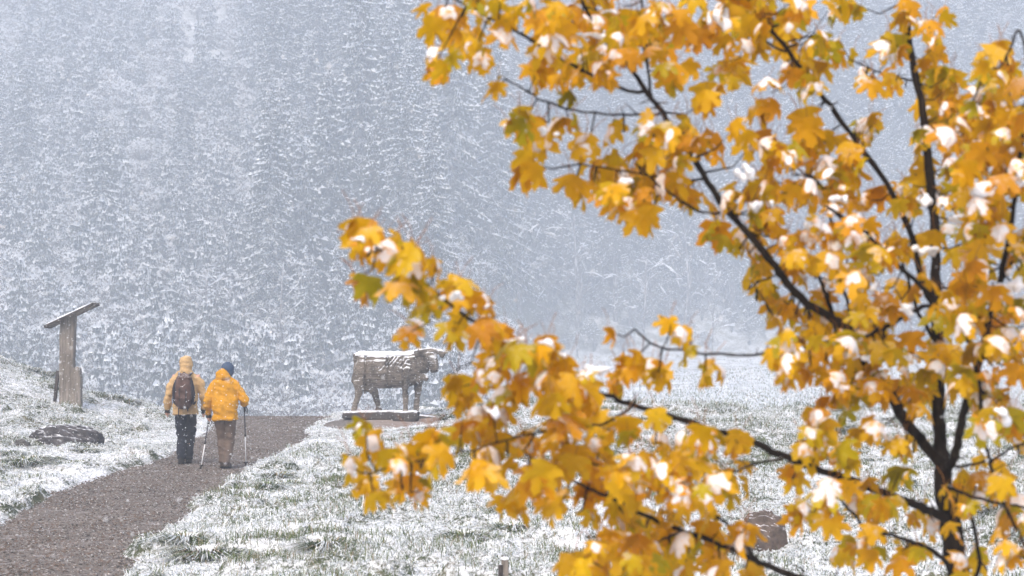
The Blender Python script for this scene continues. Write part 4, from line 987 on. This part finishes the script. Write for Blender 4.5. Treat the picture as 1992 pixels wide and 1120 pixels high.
BR = {   # branches: photo pixels, depth at start and end, widths in photo pixels at start and end
 'trunk': ([(1888, 2200), (1878, 1600), (1868, 1250), (1862, 1110), (1846, 1005), (1836, 945), (1836, 900)], 7.0, 7.0, 50, 36),
 'L1': ([(1836, 905), (1812, 882), (1780, 842), (1745, 790), (1718, 745), (1696, 735), (1672, 690), (1658, 650), (1620, 620), (1570, 589), (1524, 540), (1497, 502), (1445, 443), (1410, 405), (1394, 381), (1357, 321), (1314, 261), (1280, 208), (1254, 176), (1220, 124), (1181, 81), (1143, 26), (1120, -30)], 7.0, 6.5, 23, 6),
 'L1a': ([(1256, 178), (1220, 176), (1169, 154), (1117, 129), (1057, 92), (1006, 62), (950, 32), (894, 2), (860, -20)], 6.65, 6.3, 8, 4),
 'L1b': ([(1285, 222), (1240, 223), (1177, 221), (1100, 210), (1057, 195), (1023, 176), (984, 152)], 6.65, 6.4, 6, 3),
 'L1c': ([(1268, 192), (1264, 160), (1256, 107), (1250, 21), (1246, -40)], 6.6, 6.7, 6, 4),
 'L1d': ([(1408, 412), (1366, 413), (1336, 398), (1293, 368), (1263, 343), (1237, 317)], 6.7, 6.4, 6, 3),
 'L1e': ([(1370, 345), (1336, 353), (1284, 345), (1200, 330), (1130, 318)], 6.7, 6.5, 6, 3),
 'L1f': ([(1625, 622), (1612, 590), (1604, 565), (1590, 530)], 6.9, 6.8, 10, 7),
 'L1g': ([(1520, 535), (1480, 545), (1470, 555), (1490, 590)], 6.8, 6.7, 4, 3),
 'L1h': ([(1656, 640), (1650, 600), (1640, 560), (1628, 520), (1620, 440), (1606, 377), (1581, 343)], 6.9, 6.8, 7, 4),
 'L2': ([(1836, 905), (1828, 860), (1826, 791), (1824, 721), (1824, 650), (1822, 560), (1818, 450), (1808, 330), (1799, 240), (1782, 150), (1769, 86), (1761, 0), (1756, -60)], 7.05, 7.3, 28, 10),
 'L2a': ([(1786, 160), (1756, 154), (1718, 144), (1688, 131)], 7.3, 7.2, 5, 3),
 'L2b': ([(1820, 665), (1788, 611), (1774, 571), (1763, 532), (1745, 493)], 7.1, 7.0, 8, 5),
 'L2c': ([(1822, 600), (1799, 560), (1775, 470), (1743, 390), (1709, 334), (1671, 283), (1641, 240), (1606, 193), (1572, 150), (1529, 94), (1499, 51), (1461, 0), (1440, -40)], 7.2, 6.9, 13, 7),
 'L2d': ([(1529, 100), (1480, 78), (1450, 60), (1420, 40)], 7.0, 6.9, 5, 3),
 'L2e': ([(1900, 690), (1867, 636), (1821, 586), (1778, 543), (1735, 504), (1703, 471), (1674, 445), (1606, 400)], 6.8, 6.5, 11, 6),
 'L3': ([(1838, 908), (1853, 900), (1863, 863), (1874, 809), (1892, 741), (1906, 704), (1921, 632), (1945, 540), (1968, 430), (1985, 300), (2000, 180)], 6.95, 6.4, 19, 8),
 'L3a': ([(1940, 560), (1975, 500), (2010, 440)], 6.7, 6.6, 8, 5),
 'L3b': ([(1990, 330), (1965, 340), (1930, 300), (1890, 280), (1876, 227), (1898, 184), (1911, 141)], 6.5, 6.5, 6, 4),
 'L3c': ([(2010, 250), (1992, 90), (1979, 60), (1960, 110), (1945, 130)], 6.5, 6.4, 6, 4),
 'LB1': ([(1842, 1010), (1800, 990), (1760, 974), (1696, 949), (1642, 931), (1578, 909), (1528, 888), (1478, 866), (1428, 847), (1371, 831), (1329, 816), (1279, 802), (1221, 784), (1182, 770), (1121, 741), (1061, 714), (1019, 689), (940, 636), (890, 604), (847, 568), (811, 536), (747, 489), (711, 454)], 6.95, 5.9, 17, 4),
 'LB4': ([(1230, 790), (1186, 820), (1150, 827), (1100, 835), (1043, 843), (986, 856), (900, 880), (800, 900), (720, 920)], 6.3, 5.9, 6, 3),
 'LB5': ([(1524, 890), (1463, 904), (1435, 916), (1400, 930)], 6.6, 6.5, 6, 3),
 'LB2': ([(1862, 1230), (1760, 1190), (1640, 1150), (1560, 1125), (1500, 1102), (1457, 1084), (1400, 1059), (1329, 1034), (1279, 1013), (1221, 984), (1179, 966), (1132, 945), (1086, 920), (1020, 880)], 6.9, 6.1, 16, 4),
 'LB3': ([(1470, 1090), (1420, 1020), (1332, 974), (1264, 949), (1214, 924), (1150, 900)], 6.5, 6.2, 7, 4),
 'LB6': ([(1850, 1105), (1813, 1070), (1778, 1056), (1735, 1041), (1688, 1034), (1660, 999), (1631, 970), (1600, 950)], 6.9, 6.5, 10, 4),
 'MB': ([(1824, 600), (1796, 596), (1749, 621), (1706, 643), (1663, 657), (1606, 664), (1544, 680), (1515, 684), (1454, 691), (1390, 689), (1326, 682), (1276, 671), (1235, 640)], 6.9, 6.3, 9, 4),
 'R1': ([(1842, 945), (1892, 966), (1935, 977), (1992, 988), (2060, 1010)], 6.9, 6.6, 8, 4),
 'R2': ([(1860, 909), (1910, 899), (1946, 884), (1978, 866), (2020, 850)], 6.9, 6.8, 6, 4),
 'R3': ([(1904, 740), (1910, 820), (1921, 881), (1942, 949), (1963, 999), (1988, 1049), (2010, 1100)], 6.6, 6.5, 8, 5),
 'R4': ([(1868, 1180), (1906, 1099), (1899, 1059), (1892, 1013), (1880, 980)], 6.9, 6.8, 9, 6),
 'LB7': ([(1182, 1085), (1240, 1075), (1290, 1050), (1320, 1036)], 6.3, 6.35, 4, 6),
}
CLUST = [(850,130,6,28),(900,60,8,40),(860,30,5,30),(930,100,5,30),(1010,60,4,40),(1060,20,6,40),(1100,60,8,45),(1050,100,7,40),(1130,120,9,45),(1160,60,9,45),(1190,140,8,40),(1110,170,5,35),(1150,20,7,40),(1240,40,6,40),(1280,90,7,45),(1320,40,3,25),(1250,110,5,35),(1300,150,5,35),(1200,100,6,30),(960,180,3,18),(1040,160,4,26),
(1000,250,6,30),(1060,255,7,34),(1105,240,3,20),(1030,325,3,16),(1400,40,8,45),(1360,60,5,35),(1440,20,7,40),(1450,80,6,40),(1420,140,7,36),(1500,60,7,40),(1545,40,5,28),(1560,100,4,30),(1620,20,3,22),(1665,20,3,18),(1570,150,6,32),(1530,130,6,32),(1500,200,6,36),
(1150,270,2,14),(1207,265,3,18),(1135,300,2,12),(1110,370,3,20),(1160,340,5,26),(1210,350,8,36),(1190,400,7,32),(1250,410,7,32),(1260,320,7,36),(1300,300,7,36),(1290,250,6,30),(1350,260,6,36),(1380,200,5,30),(1300,350,8,36),(1350,380,6,30),(1380,290,5,28),(1240,440,2,14),(1395,460,4,20),(1435,472,3,14),
(1430,255,2,14),(1475,275,4,22),(1560,250,6,30),(1530,310,5,28),(1590,310,5,28),(1640,330,8,42),(1680,290,4,24),(1695,160,3,18),(1740,95,4,20),(1760,35,5,24),(1820,45,5,24),(1825,95,4,20),(1800,195,7,34),(1840,165,5,24),(1860,220,5,28),(1700,250,3,20),
(700,450,6,24),(715,495,6,26),(705,545,4,20),(760,485,5,24),(800,505,5,22),(785,560,4,20),(840,590,5,22),(850,520,2,12),(890,570,6,28),(930,600,6,26),(890,640,4,24),(960,650,7,30),(800,652,3,14),(1000,680,8,32),(1050,690,8,32),(1090,720,8,32),(950,715,8,34),(1000,760,8,36),(1060,770,8,36),(900,770,7,34),(900,830,7,34),(960,830,8,36),(870,735,2,12),(1130,760,8,34),(1150,805,6,30),(1188,650,1,8),(1230,710,6,30),(1200,760,4,24),(1275,740,6,28),(1305,638,2,12),(1345,655,2,12),(1380,735,4,22),(1335,690,2,14),(1210,840,5,26),(1280,830,3,20),(1100,850,8,36),(1040,870,8,36),(980,890,8,36),(930,930,6,30),(860,880,6,30),(810,890,7,30),(765,900,4,24),(712,850,3,16),(680,910,2,10),(730,965,4,22),(785,955,5,24),(825,965,4,20),(1050,930,8,34),(1000,975,6,30),(1120,900,8,34),(1165,890,6,30),(1150,950,5,28),(1200,930,6,30),(1250,900,6,28),(1095,985,3,20),(1200,1000,5,28),(1180,1060,7,34),(1250,1080,8,36),(1260,1010,6,30),(1130,1105,5,24),(1300,950,6,32),(1330,910,5,28),(1350,980,6,30),(1300,1050,4,22),(1360,860,5,26),(1430,865,3,18),(1400,925,4,24),(1450,1040,5,24),(1385,1095,3,16),(1320,1100,4,22),
(1560,870,4,22),(1540,930,3,14),(1560,1000,3,14),(1600,820,4,24),(1640,900,6,30),(1680,960,6,30),(1740,870,4,28),(1740,1000,6,32),(1800,1005,6,30),(1865,985,6,30),(1700,1060,5,28),(1640,1095,4,22),(1760,1080,5,26),(1910,1095,4,22),(1960,1000,5,26),(1950,930,4,26),(1980,1095,4,20),(1925,900,4,24),(1650,760,7,32),(1700,745,7,32),(1520,705,4,20),(1560,700,6,30),(1520,740,4,20),(1900,240,5,26),(1950,120,6,28),(1985,170,4,24),(1965,250,6,30),(1480,570,3,16),(1885,1010,3,20),(1610,1010,4,22),(1680,850,4,26),(1780,780,4,26),(1960,780,5,28),(1935,690,5,28)]
POLY = [([(1430,350),(1520,300),(1640,340),(1720,420),(1800,340),(1880,240),(2010,230),(2010,880),(1900,850),(1740,760),(1560,740),(1500,620),(1450,500)], 430),
        ([(900,-30),(1600,-30),(1580,60),(1340,80),(1200,110),(900,30)], 55), ([(1560,760),(2010,760),(2010,1130),(1560,1130)], 45), ([(1090,880),(1420,860),(1460,1130),(1120,1130)], 75), ([(1700,130),(2010,110),(2010,330),(1740,330)], 50), ([(1420,-20),(1620,-20),(1760,330),(1600,330)], 20)]
def maple():
    rs = random.Random(77)
    base = P(1888, 2200, 7.0); t = empty("maple_tree", (base.x, 7.0, gh(base.x, 7.0)))
    tag(t, 'young maple with golden yellow snow-dusted leaves and dark boughs filling the right foreground', 'tree')
    O = Vector(t.location); samples = []
    def w2l(v): return v - O
    for name, (pts, d0, d1, w0, w1) in BR.items():
        n = len(pts); P3 = []; rr = []
        for i, (x, y) in enumerate(pts):
            u = i / (n - 1); Y = d0 + (d1 - d0) * u
            if name == 'trunk' and i == 0: q = Vector((P(x, y, Y).x, Y, gh(base.x, 7.0) - .15))
            else: q = P(x, y, Y)
            P3.append(q); rr.append((w0 + (w1 - w0) * u) * .5 / FPX * Y * (1.25 if name == 'trunk' and i == 0 else 1))
        # smooth: Catmull-Rom
        S = []; SR = []
        for i in range(n - 1):
            a, b, c, d = P3[max(i - 1, 0)], P3[i], P3[i + 1], P3[min(i + 2, n - 1)]
            for k in range(4):
                u = k / 4; q = .5 * ((2 * b) + (c - a) * u + (2 * a - 5 * b + 4 * c - d) * u * u + (3 * b - a - 3 * c + d) * u ** 3)
                S.append(q + Vector((rs.gauss(0, .0018), rs.gauss(0, .003), rs.gauss(0, .0018)))); SR.append((rr[i] * (1 - u) + rr[i + 1] * u) * rs.uniform(.92, 1.12))
        S.append(P3[-1]); SR.append(rr[-1] * .8)
        mb = MB(); mb.tube([w2l(q) for q in S], SR, 10 if w0 > 15 else 6, 0)
        # buds / spurs
        for q, r in zip(S[2:], SR[2:]):
            if name != 'trunk' and rs.random() < .22:
                v = Vector((rs.gauss(0, 1), rs.gauss(0, .6), rs.gauss(.6, 1))).normalized(); mb.tube([w2l(q), w2l(q) + v * rs.uniform(.012, .05)], [max(r * .45, .0015), .001], 4, 0, False)
        o = mb.build("trunk" if name == 'trunk' else "branch", M_MBARK, t, True)
        if name == 'trunk': o['label'] = 'dark slender maple trunk forking into three limbs'
        if name != 'trunk':
            for q in S[(8 if name in ('L1', 'L3', 'L2') else 0):]: samples.append(q)
        # snow resting on flatter stretches
    SA = np.array([s[:] for s in samples]); SPX = CX + FPX * SA[:, 0] / SA[:, 1]; SPY = HY - FPX * (SA[:, 2] - CZ) / SA[:, 1]
    spots = []
    for (x, y, n, r) in CLUST: spots.append((x, y, max(1, round(n * 1.08)), r))
    for poly, cnt in POLY:
        xs = [p[0] for p in poly]; ys = [p[1] for p in poly]; c = 0
        while c < cnt:
            x, y = rs.uniform(min(xs), max(xs)), rs.uniform(min(ys), max(ys)); ins = False
            for i in range(len(poly)):
                (x1, y1), (x2, y2) = poly[i], poly[i - 1]
                if (y1 > y) != (y2 > y) and x < (x2 - x1) * (y - y1) / (y2 - y1) + x1: ins = not ins
            if ins: spots.append((x, y, 2, 24)); c += 2
    twigs = MB(); leaves = []
    for (x, y, n, r) in spots:
        k = int(np.argmin((SPX - x) ** 2 + (SPY - (y - r * .5)) ** 2)); A = Vector(SA[k]); Y = A.y + rs.uniform(-.22, .34)
        C = P(x, y - r * .55, Y); dist = (C - A).length
        if dist > .02:
            mid = (A + C) / 2 + Vector((0, 0, -.12 * dist)) + Vector((rs.gauss(0, .04), rs.gauss(0, .04), 0)) * dist
            twigs.tube([w2l(A), w2l(mid), w2l(C)], [min(.0035, .0018 + dist * .006), .0022, .0014], 4, 0, False)
        for i in range(n):
            a = rs.uniform(0, 6.28); q = math.sqrt(rs.random()) * r; lx, ly = x + math.cos(a) * q, y + math.sin(a) * q * .9 - 22; Yl = Y + rs.uniform(-.12, .12)
            if 672 < lx < 882 and 655 < ly < 800: continue
            leaves.append((P(lx, ly, Yl), rs.uniform(.050, .096)))
    twigs.build("twigs", M_MBARK, t)['kind'] = 'stuff'
    geos = [leaf_geo(rs, s) for s in (0, 0, 0, 0, 0, 0, 0, 0, 0, 0, .05, .15, .3, .45, .7)]
    M_WET, nt_, b_ = newmat("wet_leaf_snow"); sn_ = noise(nt_, 30, 5, .7); rr_ = ramp(nt_, [(.37, (.76, .38, .01)), (.43, (.79, .60, .48)), (.50, (.80, .77, .78)), (.60, (.80, .81, .85))]); nt_.links.new(sn_, rr_.inputs[0]); nt_.links.new(rr_.outputs[0], b_.inputs['Base Color']); b_.inputs['Roughness'].default_value = .7; bump(nt_, b_, noise(nt_, 40, 4), .5, .004)
    mats = [M_LEAF, M_PET, M_WET]; meshes = []
    for g_ in geos: meshes.append(np_mesh("leaf", g_[0], g_[1], mats, g_[2], smooth=True))
    def xf(p, size):
        a = rs.uniform(0, 6.283); dn = rs.choice((rs.uniform(.5, 1.2), rs.uniform(1.0, 3.0), rs.uniform(1.0, 3.0))); ax = Vector((math.cos(a), math.sin(a), -dn)).normalized()
        nr = Vector((math.cos(a) * dn, math.sin(a) * dn, 1)).normalized(); side = ax.cross(nr).normalized()
        # roll a little about the leaf axis
        M = Matrix((side, ax, nr)).transposed(); M = M @ Matrix.Rotation(rs.gauss(0, .45), 3, 'Y'); return M, size
    leaves.sort(key=lambda l: l[0].y / l[1] / 60)
    # leaves in view first: the largest seen become single parts
    def inview(p): x = CX + FPX * p.x / p.y; y = HY - FPX * (p.z - CZ) / p.y; return -20 < x < 2010 and -20 < y < 1140
    leaves.sort(key=lambda l: (0 if inview(l[0]) else 1, l[0].y / l[1]))
    VS = []; FS = []; MS = []; n0 = 0
    for i, (p, size) in enumerate(leaves):
        M, s = xf(p, size); gi = rs.choices(range(15), weights=[6] * 10 + [10 if CX + FPX * p.x / p.y > 1480 else 6] * 5)[0]
        if i < 298:
            o = link("leaf", meshes[gi], t); o.matrix_basis = Matrix.Translation(w2l(p)) @ (M * 1.0).to_4x4() @ Matrix.Scale(s, 4)
        else:
            v, f, m = geos[gi]; A = np.array(M) * s; vv = v @ A.T + np.array(w2l(p)); VS.append(vv); FS.append(f + n0); MS.append(m); n0 += len(v)
    o = link("leaves", np_mesh("leaves", np.concatenate(VS), np.concatenate(FS), mats, np.concatenate(MS), smooth=True), t); o['kind'] = 'stuff'
    print("leaves", len(leaves))
    # thick snow lumps caught in the crown
    lumps = [(1400, 38, 38, 40), (1450, 335, 34, 26), (1480, 400, 32, 20), (1905, 365, 40, 22), (1865, 425, 42, 26), (1970, 555, 42, 34), (1800, 390, 24, 20), (1970, 350, 36, 20), (1935, 805, 34, 26), (1590, 445, 26, 28), (1800, 490, 30, 18), (1550, 690, 34, 14), (1215, 350, 24, 18), (1060, 255, 34, 16), (700, 465, 26, 14), (890, 575, 26, 16), (945, 595, 18, 14), (1000, 660, 36, 13), (1050, 670, 34, 14), (940, 650, 30, 16), (1095, 690, 22, 16), (1160, 720, 30, 14), (1650, 690, 40, 16), (1730, 850, 20, 16), (960, 800, 26, 22), (1380, 880, 26, 15), (1640, 385, 26, 20), (1760, 600, 30, 16), (1890, 640, 26, 16), (1690, 560, 26, 14), (1185, 22, 28, 14), (1155, 68, 28, 12)]
    for (x, y, w, h) in lumps:
        k = int(np.argmin((SPX - x) ** 2 + (SPY - y) ** 2)); Y = SA[k][1] - .15; s = Y / FPX; mb = MB()
        c = w2l(P(x, y, Y))
        w *= .85; h *= .85
        for q in range(9): mb.ball((rs.gauss(0, .42) * w * s, rs.gauss(0, .4) * w * s, rs.gauss(0, .3) * h * s), (w * s * rs.uniform(.16, .4), w * s * rs.uniform(.2, .4), h * s * rs.uniform(.25, .5)), nu=10, nv=7)
        o = remesh(mb, "snow_lump", M_SNOW, .006, t, 2, lambda co: (fbm(co[:, 0] * 45 + x, co[:, 2] * 45 + co[:, 1] * 30, 3, 3) - .5) * .018); o.location = c
maple()
print("maple", time.time() - T0)

# ------------------------------------------------------------------ falling snow and haze
def snowfall():
    n = 100000; Y = 3 + 62 * rng.random(n) ** (1 / 2.1); X = (rng.random(n) * 2 - 1) * (.235 * Y + .6); Z = CZ + (-.10 + .27 * rng.random(n)) * Y + rng.normal(size=n) * .2
    k = Z > base_h(X, Y) + .02; X, Y, Z = X[k], Y[k], Z[k]; n = len(X); S = (.0020 + .0040 * rng.random(n) ** 2) * (1 + .7 * sstep(18, 32, Y))
    o = link("falling_snow", scatter_tets("falling_snow", np.stack([X, Y, Z], -1), S, M_TSNOW)); tag(o, 'small snowflakes falling thickly through the cold air', 'snowfall', kind='stuff')
snowfall()
def haze():
    mb = MB(); x0, x1, y0, y1, z0, z1 = -480, 480, -60, 915, -10.5, HAZE_TOP
    mb.box(((x0 + x1) / 2, (y0 + y1) / 2, (z0 + z1) / 2), (x1 - x0, y1 - y0, z1 - z0))
    m = bpy.data.materials.new("haze_air"); m.use_nodes = True; nt = m.node_tree; nt.nodes.clear()
    out = nt.nodes.new("ShaderNodeOutputMaterial"); v = nt.nodes.new("ShaderNodeVolumePrincipled")
    v.inputs['Color'].default_value = (.86, .93, 1.0, 1); v.inputs['Density'].default_value = HAZE_DENSITY; v.inputs['Anisotropy'].default_value = .25
    nt.links.new(v.outputs[0], out.inputs['Volume']); o = mb.build("haze", m); tag(o, 'pale snow haze hanging over the valley', 'haze', kind='stuff')
haze()
print("done", time.time() - T0)
